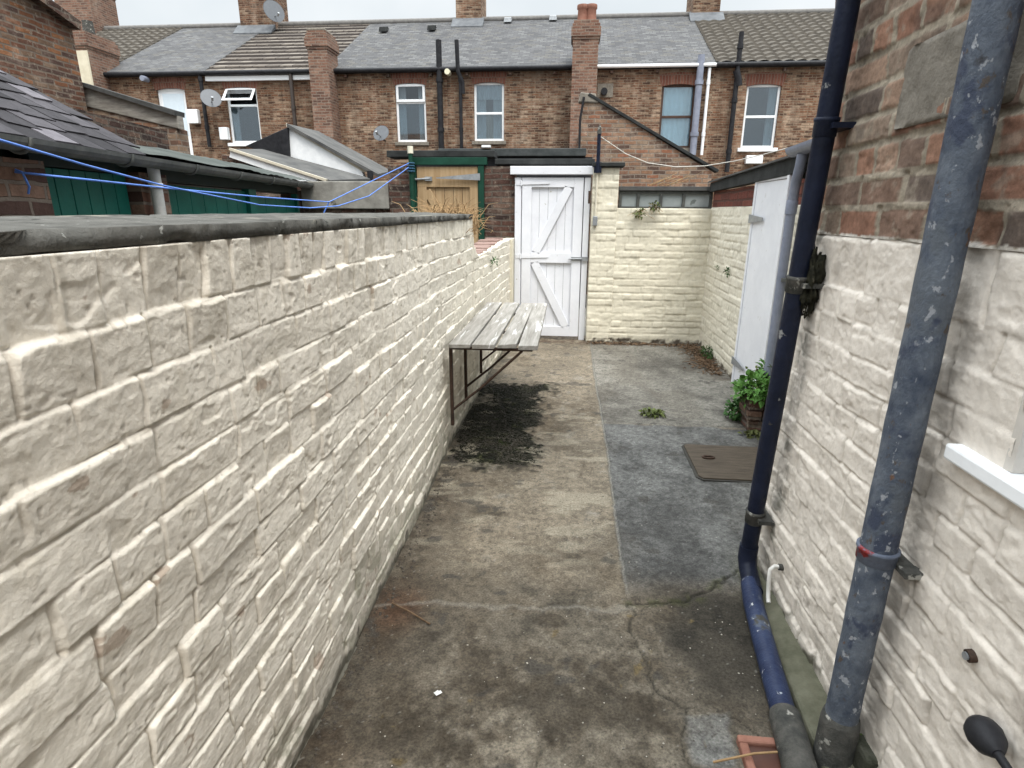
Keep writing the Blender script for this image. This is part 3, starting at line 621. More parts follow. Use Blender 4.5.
house_part('painted_brickwork', -.03, 1.384, 330, CREAM, True)
house_part('bare_brickwork', 1.384, 3.2, 400, BARE, False)
m = MB(); m.box(XH+.02, 5, -4, .118, -.05, 4.3); m.box(XH+.02, 5, 1.088, 2.20, -.05, 4.3); m.box(XH+.02, 5, .118, 1.088, -.05, .965); m.box(XH+.02, 5, .118, 1.088, 2.16, 4.3); m.box(1.6, 5, .118, 1.088, .965, 2.16)
m.box(XH-.004, XH+.02, -1.5, 2.20, 3.2, 4.3); m.build('house_core', B_DARK, hs)
m = MB(); rough_slab(m, XH-.016, XH+.02, 1.27, 1.69, 1.655, 1.84, 88, amp=.005); m.build('render_patch', STONE, hs)
wn = MB().box(XH+.075, XH+.135, .125, .185, 1.0, 2.14).box(XH+.075, XH+.135, .99, 1.05, 1.0, 2.14).box(XH+.075, XH+.135, .185, .99, 1.0, 1.065).box(XH+.075, XH+.135, .185, .99, 2.08, 2.14).build('window_frame', UPVC, hs, .006)
MB().box(XH+.10, XH+.108, .187, .988, 1.067, 2.078).build('pane', GLASS, wn)
MB().box(XH-.006, XH+.15, 1.052, 1.074, .991, 2.15).build('reveal', M_plain('cream_reveal', (.55, .51, .46), .7), hs)
MB().box(XH-.034, XH+.14, .02, 1.20, .955, .990).build('window_sill', UPVC, hs, .006)
MB().box(XH+.17, XH+.18, .1, 1.1, .97, 2.15).build('net_curtain', LACE, wn)

# low slab between pipe and wall
m = MB(); m.hexa([(.70, .7, -.03), (.86, .7, -.03), (.86, 2.16, -.03), (.765, 2.16, -.03), (.70, .7, .035), (.86, .7, .05), (.86, 2.16, .05), (.77, 2.16, .02)])
tag(m.build('concrete_fillet', LOWC, None, .01), 'greenish damp concrete strip along the foot of the right house wall', 'concrete strip')

def pipe_collar(z, r, hh=.028): return [(z-hh, r*1.01), (z-hh*.9, r*1.09), (z+hh*.5, r*1.10), (z+hh*.6, r*1.17), (z+hh*.95, r*1.17), (z+hh, r*1.01)]
# near downpipe
X1, Y1, R1 = .765, 1.283, .0395
dp = thing('downpipe', (X1, Y1, 0), 'thick grey blue painted iron downpipe nearest the camera on the house wall', 'drainpipe')
m = MB(); zz_ = np.linspace(.03, 4.3, 120); m.tube([(X1, Y1, z) for z in zz_], [R1*(1+.012*math.sin(z*40)+random.uniform(-.01, .01)) for z in zz_], 28); m.build('pipe', PIPEB, dp)
m = MB(); q = pipe_collar(.665, R1, .02); m.tube([(X1, Y1, z) for z, _ in q], [r_ for _, r_ in q], 28); m.build('joint_collar', M_noise('reddish_scuffed_paint', (.07, .085, .12), (.16, .18, .23), 12, .5, .5, 60, spots=[(11, .54, (.22, .03, .03))]), dp)
for z in (.652, 2.4):
    MB().box(X1+.03, XH+.005, Y1-.07, Y1+.06, z-.010, z+.008).build('wall_bracket', COLLAR, dp, .003)
m = MB(); m.tube([(X1, Y1, .005), (X1, Y1, .15), (X1, Y1, .17), (X1, Y1, .175)], [R1*1.22, R1*1.20, R1*1.12, R1*1.0], 24); m.build('foot_socket', COLLAR, dp)
# gully hopper beside its foot
gh = thing('gully_hopper', (.85, 1.36, 0), 'mossy dark gully block at the foot of the thick downpipe', 'drain gully')
m = MB(); m.tube([(.835, 1.31, -.02), (.835, 1.31, .075), (.835, 1.31, .10)], [.05, .052, .046], 18); m.build('clay_socket', COLLAR, gh)
m = MB(); m.box(.80, .865, 1.20, 1.29, .0, .115); m.build('mossy_block', M_noise('mossy_block', (.03, .033, .022), (.09, .088, .07), 25, .95, .9, 80, spots=[(16, .6, (.05, .075, .02))]), gh, .012)

# second downpipe with shoe
X2, Y2, R2 = .768, 2.055, .0315
dp2 = thing('downpipe', (X2, Y2, 0), 'dark navy downpipe at the corner of the house, mossy at its joints', 'drainpipe')
m = MB(); zz_ = np.linspace(.10, 4.3, 90); m.tube([(X2, Y2+.07-.083*z, z) for z in zz_], R2, 24); m.build('pipe', PIPED, dp2)
for zc_ in (.30, 1.22, 1.70):
    q = pipe_collar(zc_, R2); m = MB(); m.tube([(X2, Y2+.07-.083*z, z) for z, _ in q], [r_ for _, r_ in q], 24)
    m.bar((X2, Y2+.07-.083*zc_, zc_), (XH+.004, Y2+.07-.083*zc_, zc_), .11, .016); m.build('joint_collar', COLLAR if zc_ != 1.70 else PIPED, dp2)
m = MB(); m.tube([(X2, Y2+.058, .16), (X2, Y2+.060, .10), (X2, Y2+.035, .065), (X2-.005, Y2-.03, .05), (X2-.012, Y2-.09, .046)], [R2*1.15, R2*1.15, R2*1.12, R2*1.1, R2*1.08], 20); m.build('shoe', PIPED, dp2)
rgm = random.Random(44)
def lump(mb, c, rad, seed, nu_=26, nv_=18, amp=.5, fr=3.5):
    th, ph = np.meshgrid(np.linspace(0, 2*math.pi, nu_), np.linspace(.02, math.pi-.02, nv_), indexing='ij')
    d = np.stack([np.cos(th)*np.sin(ph), np.sin(th)*np.sin(ph), np.cos(ph)], -1)
    k = 1+amp*2*(fbm(d[..., 0]*fr+d[..., 2]*2.1+9, d[..., 1]*fr-d[..., 2]*1.7+5, 5, seed)-.5)
    V = (np.array(c)+d*k[..., None]*np.array(rad)).reshape(-1, 3); I = np.arange(nu_*nv_).reshape(nu_, nv_)
    mb.add(list(V), [tuple(q) for q in np.stack([I[:-1, :-1], I[1:, :-1], I[1:, 1:], I[:-1, 1:]], -1).reshape(-1, 4)], True)
mossc = MB(); lump(mossc, (X2+.036, Y2-.045, 1.24), (.030, .040, .085), 3, 40, 40, .8, 6)
bush(mossc, (X2+.034, Y2-.035, 1.19), (.030, .040, .085), 420, .014, .007, rgm)
mossc.build('moss_clump', M_noise('black_moss', (.010, .010, .008), (.04, .038, .024), 40, .95, .6, 90, spots=[(20, .66, (.09, .08, .06))]), dp2)
# ground pipe
lp = thing('ground_pipe', (.72, 1.6, 0), 'bright blue flaking pipe lying on the concrete towards the gully', 'drainpipe')
m = MB(); pts = [(X2-.01, Y2-.04, .048), (.735, 1.90, .045), (.705, 1.66, .043), (.672, 1.38, .042)]; m.tube(pts, .036, 24); m.build('pipe', PIPEL, lp)
m = MB(); m.tube([(.676, 1.395, .042), (.674, 1.385, .042), (.662, 1.28, .042), (.645, 1.13, .035)], [.043, .045, .045, .044], 24); m.build('socket', COLLAR, lp)
# terracotta gully
tg = thing('clay_gully', (.57, 1.28, 0), 'square terracotta gully set in the concrete at the end of the blue pipe', 'drain gully')
m = MB(); x0, x1, y0, y1 = .525, .69, 1.14, 1.335
m.box(x0, x1, y1-.025, y1, -.10, .022); m.box(x0, x1, y0, y0+.025, -.10, .022); m.box(x0, x0+.025, y0+.025, y1-.025, -.10, .022); m.box(x1-.025, x1, y0+.025, y1-.025, -.10, .022); m.build('clay_rim', TERRA, tg, .006)
MB().box(x0+.02, x1-.02, y0+.02, y1-.02, .004, .010).build('hollow_sheet', M_plain('shaded_clay', (.075, .03, .02), .5, .4, .3), tg)  # flat dark sheet, its colour stands for shade in the gully hollow
m = MB(); m.tube([(.44, 1.245, .012), (.55, 1.262, .036), (.655, 1.285, .03)], .0032, 6); tag(m.build('twig', STRAW), 'pale straight twig lying across the terracotta gully', 'twig')

# manhole cover
mc = thing('manhole_cover', (1.0, 3.28, 0), 'rusty rectangular steel drain cover in the grey concrete slab', 'manhole cover')
m = MB(); poly = [(.78, 3.06), (.80, 3.03), (1.26, 3.03), (1.28, 3.06), (1.28, 3.50), (1.26, 3.52), (.80, 3.52), (.78, 3.50)]
m.prism([(x, y, .004) for x, y in poly], (0, 0, .012)); m.build('cover_plate', M_noise('rusty_plate', (.045, .035, .026), (.09, .072, .054), 6, .75, .5, 60, spots=[(8, .64, (.09, .08, .055))], stretch=(1, 7, 1)), mc, .003)
m = MB(); pr_ = [(.765, 3.05), (.80, 3.015), (1.29, 3.015), (1.295, 3.05), (1.295, 3.51), (1.26, 3.535), (.79, 3.535), (.765, 3.50)]
m.prism([(x, y, .002) for x, y in pr_], (0, 0, .006)); m.build('gap_plate', M_plain('dark_gap', (.03, .027, .022), .9), mc)  # dark plate whose colour stands for the shaded gap round the cover
m = MB(); m.tube([(.89+.035*math.cos(a), 3.31+.018*math.sin(a), .021) for a in np.linspace(0, 2*math.pi, 14)], .006, 6); m.build('lifting_eye', RUST, mc)

# ------------------------------------------------------------------ outbuilding on the right
ob = thing('yard_outbuilding', (1.6, 5, 0), 'low cream outbuilding on the right with red brick band and white door', 'outbuilding')
XO = 1.515
pl_out = lambda a, z, h: np.stack([XO-h, a, z], -1)
def out_place(a, z, h): return np.stack([XO-h, 6.6-a, z], -1)
wall_strip(ob, 'painted_brickwork', (.0, 1.53), lambda a: 1.50+0*a, out_place, 31, (.66, .615, .51), cell=(.010, .010))
wall_strip(ob, 'painted_brickwork', (2.30, 4.45), lambda a: 1.50+0*a, out_place, 32, (.66, .615, .51), cell=(.010, .010))
m = MB(); m.box(XO-.006, XO+.2, 5.078, 6.56, 1.502, 1.66); m.box(XO-.006, XO+.2, 2.2, 4.30, 1.502, 1.70); m.build('red_brick_band', B_BAND, ob)
m = MB(); m.box(XO+.03, XO+.2, 2.2, 6.56, -.05, 1.50); m.build('inner_leaf', B_DARK, ob)
m = MB(); m.hexa([(XO-.04, 2.2, 1.735), (XO+.02, 2.2, 1.735), (XO+.02, 6.62, 1.655), (XO-.04, 6.62, 1.655), (XO-.04, 2.2, 1.855), (XO+.02, 2.2, 1.855), (XO+.02, 6.62, 1.745), (XO-.04, 6.62, 1.745)]); m.build('fascia_board', FELTB, ob, .004)
m = MB(); m.hexa([(XO-.06, 2.2, 1.858), (XO+1.6, 2.2, 2.2), (XO+1.6, 6.65, 2.12), (XO-.06, 6.65, 1.748), (XO-.06, 2.2, 1.872), (XO+1.6, 2.2, 2.22), (XO+1.6, 6.65, 2.14), (XO-.06, 6.65, 1.762)]); m.build('felt_roof', LEAN, ob)
od = MB().box(XO-.024, XO+.02, 4.33, 5.03, .02, 1.675).build('door', WHITEP, ob, .004)
m = MB(); m.box(XO-.032, XO-.0, 5.032, 5.075, .0, 1.70); m.box(XO-.038, XO, 4.30, 4.345, 0, 1.70); m.box(XO-.032, XO, 4.345, 5.032, 1.678, 1.72); m.build('door_frame', WHITEP, ob, .004)
for z in (1.40, .20):
    m = MB(); m.prism([(XO-.045, 5.09, z-.035), (XO-.045, 5.09, z+.035), (XO-.045, 4.74, z+.012), (XO-.045, 4.74, z-.012)], (.006, 0, 0)); m.build('strap_hinge', STEEL, od)
# grey downpipe with gutter outlet
gp_ = thing('downpipe', (1.42, 4.25, 0), 'smooth lilac grey downpipe beside the white outbuilding door', 'drainpipe')
A = [P(0, 1.44, 764, 372), P(0, 1.44, 782, 226), P(0, 1.44, 785, 205), P(0, 1.42, 793, 182), P(0, 1.40, 799, 162)]
gy0 = 4.06
m = MB(); m.tube([(1.435, gy0, .05), (1.435, gy0, 1.45), (1.435, gy0-.005, 1.56), (1.425, gy0-.05, 1.66), (1.42, gy0-.09, 1.72), (1.42, gy0-.10, 1.80)], .031, 20); m.build('pipe', PIPEG, gp_)
m = MB(); m.tube([(1.435, gy0, 1.44), (1.435, gy0, 1.52), (1.435, gy0, 1.53)], [.036, .036, .032], 20); m.build('joint_socket', PIPEG, gp_)
m = MB(); m.bar((1.435, gy0, 1.02), (XO, gy0-.03, 1.02), .11, .022); m.build('pipe_clip', GUT, gp_)
og = MB(); n = 10
for sgn, rr_ in ((1, .055), (1, .048)):
    pass
V = []; Fs = []
for y_, zc_ in ((2.3, 1.89), (4.12, 1.845)):
    for k in range(n+1):
        a = math.pi+math.pi*k/n; V.append((1.42+.055*math.cos(a), y_, zc_+.055*math.sin(a)))
    for k in range(n+1):
        a = 2*math.pi-math.pi*k/n; V.append((1.42+.048*math.cos(a), y_, zc_+.048*math.sin(a)))
N2 = 2*(n+1); Fs = [(k, (k+1) % N2, N2+(k+1) % N2, N2+k) for k in range(N2)] + [tuple(range(N2))[::-1], tuple(range(N2, 2*N2))]
og.add(V, Fs, False); og.build('gutter', PIPEG, gp_)
mm = MB(); lump(mm, (1.49, 4.0, 1.70), (.03, .12, .05), 9); bush(mm, (1.50, 4.0, 1.72), (.04, .12, .05), 130, .022, .012, rgm); tag(mm.build('gutter_moss', MOSSM), 'dark moss clump under the gutter beside the navy downpipe', 'moss')

# planter
pt_ = thing('brick_planter', (1.36, 3.95, 0), 'small open stack of old bricks against the wall holding soil and a leafy plant', 'planter')
m = MB(); rb = random.Random(6)
for lv in range(3):
    for (a, b, c_, d) in ((1.26, 1.36, 3.82, 4.04), (1.37, 1.50, 3.82, 3.92), (1.37, 1.50, 3.95, 4.04)):
        j = rb.uniform(-.012, .012); m.box(a+j, b+j-.006, c_+j, d+j, .01+lv*.075, .01+lv*.075+.068)
m.build('brick_stack', B_DARK, pt_, .006)
t = thing('leafy_plant', (1.36, 3.95, .25), 'bright green leafy plant growing from the brick planter', 'plant')
m = MB(); bush(m, (1.34, 3.93, .285), (.15, .17, .085), 220, .058, .042, rg); bush(m, (1.33, 3.92, .27), (.17, .18, .10), 260, .032, .021, rg); bush(m, (1.44, 4.12, .36), (.06, .10, .12), 90, .04, .022, rg); m.build('foliage', LEAF, t)
m = MB(); bush(m, (1.35, 3.97, .30), (.15, .17, .14), 90, .034, .02, rg); m.build('fading_leaves', OLIVE, t)
m = MB()
for k in range(10): m.tube([(1.36, 3.95, .2), (1.36+rg.gauss(0, .07), 3.95+rg.gauss(0, .07), .36)], .004, 5)
m.build('stem', LEAFD, t)
c0 = P(2, .06, 737, 412); t = thing('leafy_plant', c0, 'low dark green plant on the concrete left of the brick planter', 'plant')
m = MB(); bush(m, (c0[0], c0[1], .075), (.075, .09, .075), 230, .036, .025, rg); m.build('foliage', LEAFD, t)
m = MB()
for k in range(6): m.tube([(c0[0], c0[1], .0), (c0[0]+rg.gauss(0, .03), c0[1]+rg.gauss(0, .03), .1)], .003, 5)
m.build('stem', STRAW, t)
m = MB(); bush(m, (1.30, 3.75, .012), (.10, .06, .012), 60, .035, .025, rg); tag(m.build('ground_weed', M_noise('olive_leaf', (.06, .07, .025), (.14, .15, .06), 12, .8, .1, 40)), 'olive creeping weed on the concrete in front of the brick planter', 'weed')

# litter along the back corner
m = MB(); rl = random.Random(17)
for k in range(900):
    if rl.random() < .6: x = 1.46-abs(rl.gauss(0, .09)); y = rl.uniform(5.25, 6.5)
    else: x = rl.uniform(.25, 1.48); y = 6.49-abs(rl.gauss(0, .045))
    leaf(m, (x, y, .006+rl.uniform(0, .02)), (rl.gauss(0, 1), rl.gauss(0, 1), rl.gauss(0, .25)), (rl.gauss(0, .3), rl.gauss(0, .3), 1), rl.uniform(.015, .055), rl.uniform(.006, .02))
for k in range(60):
    x = 1.45-abs(rl.gauss(0, .10)); y = rl.uniform(5.5, 6.4); a = rl.uniform(0, 6.3); L = rl.uniform(.08, .22); m.tube([(x, y, .012), (x+math.cos(a)*L, y+math.sin(a)*L, .02+rl.uniform(0, .04))], .003, 4, False)
tag(m.build('leaf_litter', DEBRISM), kind='stuff')
m = MB(); bush(m, (1.47, 5.95, .05), (.05, .16, .05), 110, .055, .012, rg); tag(m.build('ground_weed', LEAFD), 'grassy weed at the foot of the outbuilding wall in the back corner', 'weed')
# moss
m = MB(); rm = np.random.default_rng(4); cnt = 0
while cnt < 11000:
    x = rm.uniform(-.70, -.12); y = rm.uniform(3.1, 4.85)
    ix = np.clip(np.searchsorted(xs, x), 0, len(xs)-1); iy = np.clip(np.searchsorted(ys, y), 0, len(ys)-1)
    if moss[ix, iy] < .85: continue
    z = gz[ix, iy]; s = rm.uniform(.003, .008); a = rm.uniform(0, 6.28)
    m.add([(x+s*math.cos(a), y+s*math.sin(a), z), (x+s*math.cos(a+2.1), y+s*math.sin(a+2.1), z), (x+s*math.cos(a+4.2), y+s*math.sin(a+4.2), z), (x, y, z+s*rm.uniform(.15, .5))], [(0, 1, 3), (1, 2, 3), (2, 0, 3)]); cnt += 1
for k in range(260):
    x = rm.uniform(-.68, -.14); y = rm.uniform(3.12, 4.8); ix = np.clip(np.searchsorted(xs, x), 0, len(xs)-1); iy = np.clip(np.searchsorted(ys, y), 0, len(ys)-1)
    if moss[ix, iy] > .93: s_ = rm.uniform(.005, .015); lump(m, (x, y, gz[ix, iy]), (s_, s_*rm.uniform(.7, 1.3), s_*.28), int(k % 50), 9, 6, .5, 2.5)
tag(m.build('moss_patch', MOSSM), kind='stuff')
# grit and crumbs
def crumb(mb, p, s, rgx):
    v = [np.array(p)+np.array([dx, dy, dz])*s*rgx.uniform(.5, 1.1) for dx, dy, dz in ((1, 0, 0), (-1, 0, 0), (0, 1, 0), (0, -1, 0), (0, 0, .7), (0, 0, -.3))]
    mb.add(v, [(0, 2, 4), (2, 1, 4), (1, 3, 4), (3, 0, 4), (2, 0, 5), (1, 2, 5), (3, 1, 5), (0, 3, 5)])
m = MB(); mdk = MB(); rgx = random.Random(23)
def gz_at(x, y): return float(gz[np.clip(np.searchsorted(xs, x), 0, len(xs)-1), np.clip(np.searchsorted(ys, y), 0, len(ys)-1)])
for k in range(520):
    x = rgx.uniform(-.68, .75); y = .9+3.0*rgx.random()**1.5; crumb(m if rgx.random() < .3 else mdk, (x, y, gz_at(x, y)+.001), rgx.uniform(.0015, .0045), rgx)
for k in range(320):
    x = -.68+abs(rgx.gauss(0, .04)); y = rgx.uniform(.9, 3.3); crumb(mdk, (x, y, gz_at(x, y)+.002), rgx.uniform(.003, .011), rgx)
for k in range(120):
    x = rgx.gauss(.58, .10); y = rgx.gauss(1.75, .13); crumb(mdk if rgx.random() < .95 else m, (x, y, gz_at(x, y)+.001), rgx.uniform(.0015, .005), rgx)
tag(m.build('pale_grit', M_plain('pale_grit', (.36, .33, .28), .9)), kind='stuff'); tag(mdk.build('dark_grit', M_plain('dark_grit', (.06, .05, .04), .95)), kind='stuff')
m = MB(); p0 = P(2, .008, 437, 693); crumb(m, p0, .014, rgx); crumb(m, (p0[0]+.008, p0[1]+.004, p0[2]), .009, rgx); tag(m.build('white_chip', M_plain('white_chip', (.8, .8, .78), .6)), 'small white chip of plaster lying on the bare concrete', 'chip')
a = P(2, .02, 392, 603); b = P(2, .006, 430, 624); m = MB(); m.tube([a, ((a[0]+b[0])/2, (a[1]+b[1])/2, .018), b], .0035, 6); tag(m.build('twig', DEBRISM), 'short brown twig on the rust stain beside the left wall', 'twig')

# things fixed low on the near wall
t = thing('overflow_pipe', (.80, 1.9, .1), 'thin bent white overflow pipe sticking out low from the right wall', 'pipe')
m = MB(); m.tube([(.85, 1.925, .19), (.80, 1.925, .192), (.786, 1.922, .18), (.785, 1.915, .13), (.785, 1.90, .075), (.784, 1.885, .062)], .0075, 10); m.build('pipe', M_plain('off_white_plastic', (.62, .60, .56), .5), t)
m = MB(); m.tube([(.835, 1.925, .19), (.815, 1.925, .19)], .012, 10); m.build('wall_collar', COLLAR, t)
a = P(0, .80, 985, 735); t = thing('black_cap_lever', a, 'black rounded plastic cap on a stalk low on the near wall', 'tap cover')
ax = np.array(a); d1 = np.array(P(0, .79, 1012, 775))-ax; d1 /= np.linalg.norm(d1)
m = MB(); m.tube([ax-d1*.030, ax-d1*.027, ax-d1*.016, ax, ax+d1*.020, ax+d1*.034, ax+d1*.042], [.008, .020, .028, .031, .027, .017, .010], 20); m.build('cap', RUBBER, t)
m = MB(); m.tube([ax+d1*.04, ax+d1*.075, ax+d1*.10+np.array([.03, 0, -.01])], .008, 12); m.build('stalk', RUBBER, t)
a = P(0, .822, 972, 657); t = thing('pipe_stub', a, 'dark broken metal stub poking out of a chipped hole in the near wall', 'pipe stub')
m = MB(); m.tube([(a[0]+.02, a[1], a[2]+.006), (a[0]-.008, a[1]+.002, a[2])], .013, 12); m.build('stub', RUST, t)
m = MB(); m.tube([(a[0]-.009, a[1]+.002, a[2]), (a[0]-.013, a[1]+.002, a[2])], .008, 10); m.build('stub_tip', STEEL, t)

# ------------------------------------------------------------------ neighbour's yard end (Y about 6.7)
YN = 6.70
t = thing('neighbour_gate', (-1.4, YN, 0), 'raw timber gate in a bottle green frame beyond the left wall', 'gate')
m = MB(); m.box(-1.80, -1.735, YN-.03, YN+.05, 0, 1.93); m.box(-1.03, -.965, YN-.03, YN+.05, 0, 1.93); m.build('frame_post', GREENB, t, .004)
m = MB(); m.box(-1.80, -.93, YN-.04, YN+.05, 1.932, 2.01); m.build('frame_head', GREENB, t, .004)
m = MB(); x = -1.725
while x < -1.05: m.box(x, min(x+.098, -1.035), YN+.012, YN+.032, .03, 1.915); x += .102
m.build('door_boards', TIMBER, t, .003)
m = MB(); m.box(-1.725, -1.035, YN-.014, YN+.011, 1.70, 1.915); m.box(-1.725, -1.62, YN-.014, YN+.011, .03, 1.70); m.box(-1.13, -1.035, YN-.014, YN+.011, .03, 1.70); m.build('door_rail', TIMBER, t, .003)
m = MB(); m.bar((-1.62, YN-.002, 1.66), (-1.28, YN-.002, 1.10), .09, .022, (0, 1, 0)); m.build('brace', TIMBER, t, .003)
for xa, xb in ((-1.005, -1.5),):
    m = MB(); m.prism([(xa, YN-.05, 1.77), (xb, YN-.05, 1.79), (xb, YN-.05, 1.80), (xa, YN-.05, 1.845)], (0, .008, 0)); m.build('strap_hinge', STEEL, t)
m = MB(); m.tube([(-1.74, YN-.03, 1.78), (-1.57, YN-.03, 1.79)], .012, 8); m.box(-1.63, -1.55, YN-.036, YN-.015, 1.765, 1.81); m.build('bolt', STEEL, t)
t = thing('clothes_post', (-1.79, 6.6, 0), 'green clothes post with a white cap beside the raw timber gate', 'post')
m = MB(); m.tube([(-1.765, 6.6, 0), (-1.765, 6.6, 2.05)], .024, 12); m.build('pole', GREENB, t)
m = MB(); m.tube([(-1.765, 6.6, 2.045), (-1.765, 6.6, 2.12)], .032, 12); m.build('cap', M_plain('yellowed_white_cap', (.66, .62, .5), .5), t)
m = MB()
for k in range(4): m.tube([(-1.765+.036*math.cos(a), 6.6+.036*math.sin(a), 1.86+.028*k) for a in np.linspace(0, 6.28, 13)], .009, 6)
m.build('rope_coil', M_plain('faded_navy_rope', (.02, .07, .12), .8), t)
t = thing('neighbour_back_wall', (-1.8, YN, 0), 'sooty brick wall with dark felt coping either side of the raw timber gate', 'wall')
m = MB(); m.box(-.963, -.62, YN, YN+.23, 0, 1.92); m.box(-2.06, -1.803, YN, YN+.23, 0, 1.93); m.box(-3.1, -2.062, YN+.03, YN+.23, 0, 1.47); m.build('brickwork', B_DARK, t)
m = MB(); rough_slab(m, 0, .1, 0, .1, 0, .05, 3)
m = MB(); m.box(-2.06, -.85, YN-.02, YN+.28, 2.014, 2.085); m.box(-.85, .25, YN+.02, YN+.28, 1.94, 2.0); m.build('felt_coping', FELTB, t, .008)
m = MB(); m.box(-3.1, -2.065, YN-.012, YN+.2, 1.46, 1.76); m.build('cement_band', M_noise('stained_cement', (.14, .13, .115), (.30, .285, .255), 5, .95, .5, 50, spots=[(4, .62, (.07, .065, .05))]), t, .01)

# green-doored sheds along the neighbour's yard
A0, B0 = (-2.38, 2.36), (-3.02, 6.66)
dirv = np.array([B0[0]-A0[0], B0[1]-A0[1], 0]); LN = np.linalg.norm(dirv); dirv /= LN; nrm = np.array([dirv[1], -dirv[0], 0])  # towards our yard
def sp(s, out, z): q = np.array([A0[0], A0[1], 0])+dirv*s+nrm*out; return (float(q[0]), float(q[1]), z)
def shex(s0, s1, o0, o1, z0, z1): return [sp(s0, o0, z0), sp(s1, o0, z0), sp(s1, o1, z0), sp(s0, o1, z0), sp(s0, o0, z1), sp(s1, o0, z1), sp(s1, o1, z1), sp(s0, o1, z1)]
def s_of(px, py, out=-.08):
    a = sp(0, out, 0); b = sp(1, out, 0); q = PV(a, b, px, py); return (np.array([q[0]-a[0], q[1]-a[1]])@dirv[:2]), q[2]
sd = thing('green_door_shed', sp(2, -.8, 0), 'low shed row with dark green doors and slate roof over the left wall', 'shed')
s1, _ = s_of(45, 190); s2, _ = s_of(138, 190); s3, _ = s_of(166, 195); s4, _ = s_of(252, 200); s5, _ = s_of(300, 200)
m = MB(); m.hexa(shex(-1.6, s1, -.3, -.06, 0, 1.66)); m.hexa(shex(s2, s3, -.3, -.06, 0, 1.66)); m.build('brick_pier', M_brick('pinkish_old_brick', [(.24, .15, .11), (.17, .09, .065), (.10, .06, .05), (.30, .21, .16), (.2, .12, .085)], (.2, .16, .13)), sd)
m = MB(); m.hexa(shex(s1, s2, -.16, -.12, 1.645, 1.70)); m.hexa(shex(s3, s5, -.16, -.10, 1.625, 1.70)); m.hexa(shex(-1.6, s5+.3, -.36, -.20, 1.62, 1.72)); m.build('dark_lintel', M_plain('dark_green_black', (.008, .022, .018), .6), sd)
def door(sa, sb, ztop_, nb_, out=-.13):
    m = MB(); w = (sb-sa)/nb_
    for i in range(nb_): m.hexa(shex(sa+i*w+.003, sa+(i+1)*w-.003, out-.03, out, 0, ztop_))
    d_ = m.build('door', GREEN, sd, .003); return d_
d_ = door(s1+.03, s2-.02, 1.64, 6); 
MB().hexa(shex(s1, s1+.03, -.16, -.10, 0, 1.643)).build('door_frame', GREEN, d_)
d_ = door(s3+.03, s4-.01, 1.605, 7)
MB().hexa(shex(s3+.002, s3+.03, -.16, -.10, 0, 1.62)).build('door_frame', GREEN, d_); MB().hexa(shex(s4-.01, s4+.16, -.16, -.095, 0, 1.622)).build('door_frame', GREEN, d_)
d_ = door(s4+.17, s5-.05, 1.57, 4); m = MB(); m.hexa(shex(s5-.05, s5+.02, -.16, -.10, 0, 1.618)); m.build('door_frame', GREEN, d_)
m = MB(); m.hexa(shex(s5+.02, s5+.3, -.3, -.1, 0, 1.66)); m.hexa(shex(-1.6, s5+.3, -1.7, -1.6, 0, 2.3)); m.build('shed_wall', B_DARK, sd)
# roof: slates then felt
s_sl, _ = s_of(150, 152, 0); pitch_t = .60
def roofp(s, up_, lift): return np.array(sp(s, -up_, 1.745+pitch_t*up_+lift))
sl_V = []; sl_F = []; sl_C = []; rs = np.random.default_rng(8); row = 0; upv = 0.
nroof = np.array([nrm[0]*pitch_t, nrm[1]*pitch_t, 1.0]); nroof /= np.linalg.norm(nroof)
while upv < 1.75:
    s = s_sl-.0 - (0 if row % 2 else .10) + rs.uniform(-.03, .03); 
    while s > -2.6:
        w = rs.uniform(.17, .215); L = .30; d_s = rs.uniform(-.012, .012); sk = rs.uniform(-.02, .02); lf = .006+.004*rs.random()
        q = []
        for (ds, du, dl) in ((-w+.004, -.03+d_s, .016), (-.004, -.03+d_s+sk, .016), (-.004, L, -.004), (-w+.004, L, -.004)):
            p = roofp(s+ds, upv+du, 0)+nroof*(dl+lf); q.append(p)
        n0 = len(sl_V); sl_V += [tuple(p) for p in q]+[tuple(p-nroof*.009) for p in q]
        sl_F += [tuple(n0+i for i in f) for f in ((0, 1, 2, 3), (7, 6, 5, 4), (0, 4, 5, 1), (1, 5, 6, 2), (2, 6, 7, 3), (3, 7, 4, 0))]
        b_ = rs.choice([.5, .75, 1.0, 1.4, 2.6], p=[.25, .3, .2, .13, .12]); cc = np.array([.056, .052, .057])*b_; sl_C += [cc]*8
        s -= w
    upv += .118; row += 1
me = bpy.data.meshes.new('slate_roof'); bs_ = base_of(sd); me.from_pydata([tuple(np.array(p)-bs_) for p in sl_V], [], sl_F); me.update()
ca = me.color_attributes.new('Col', 'FLOAT_COLOR', 'POINT'); c4 = np.ones((len(sl_V), 4), np.float32); c4[:, :3] = np.array(sl_C); ca.data.foreach_set('color', c4.ravel())
link('slate_roof', me, SLATE_NEAR, sd)
m = MB(); m.hexa([roofp(-2.7, 0, -.04), roofp(s_sl-.02, 0, -.04), roofp(s_sl-.02, 1.85, -.04), roofp(-2.7, 1.85, -.04), roofp(-2.7, 0, -.012), roofp(s_sl-.02, 0, -.012), roofp(s_sl-.02, 1.85, -.012), roofp(-2.7, 1.85, -.012)]); m.build('roof_boarding', BLACK, sd)
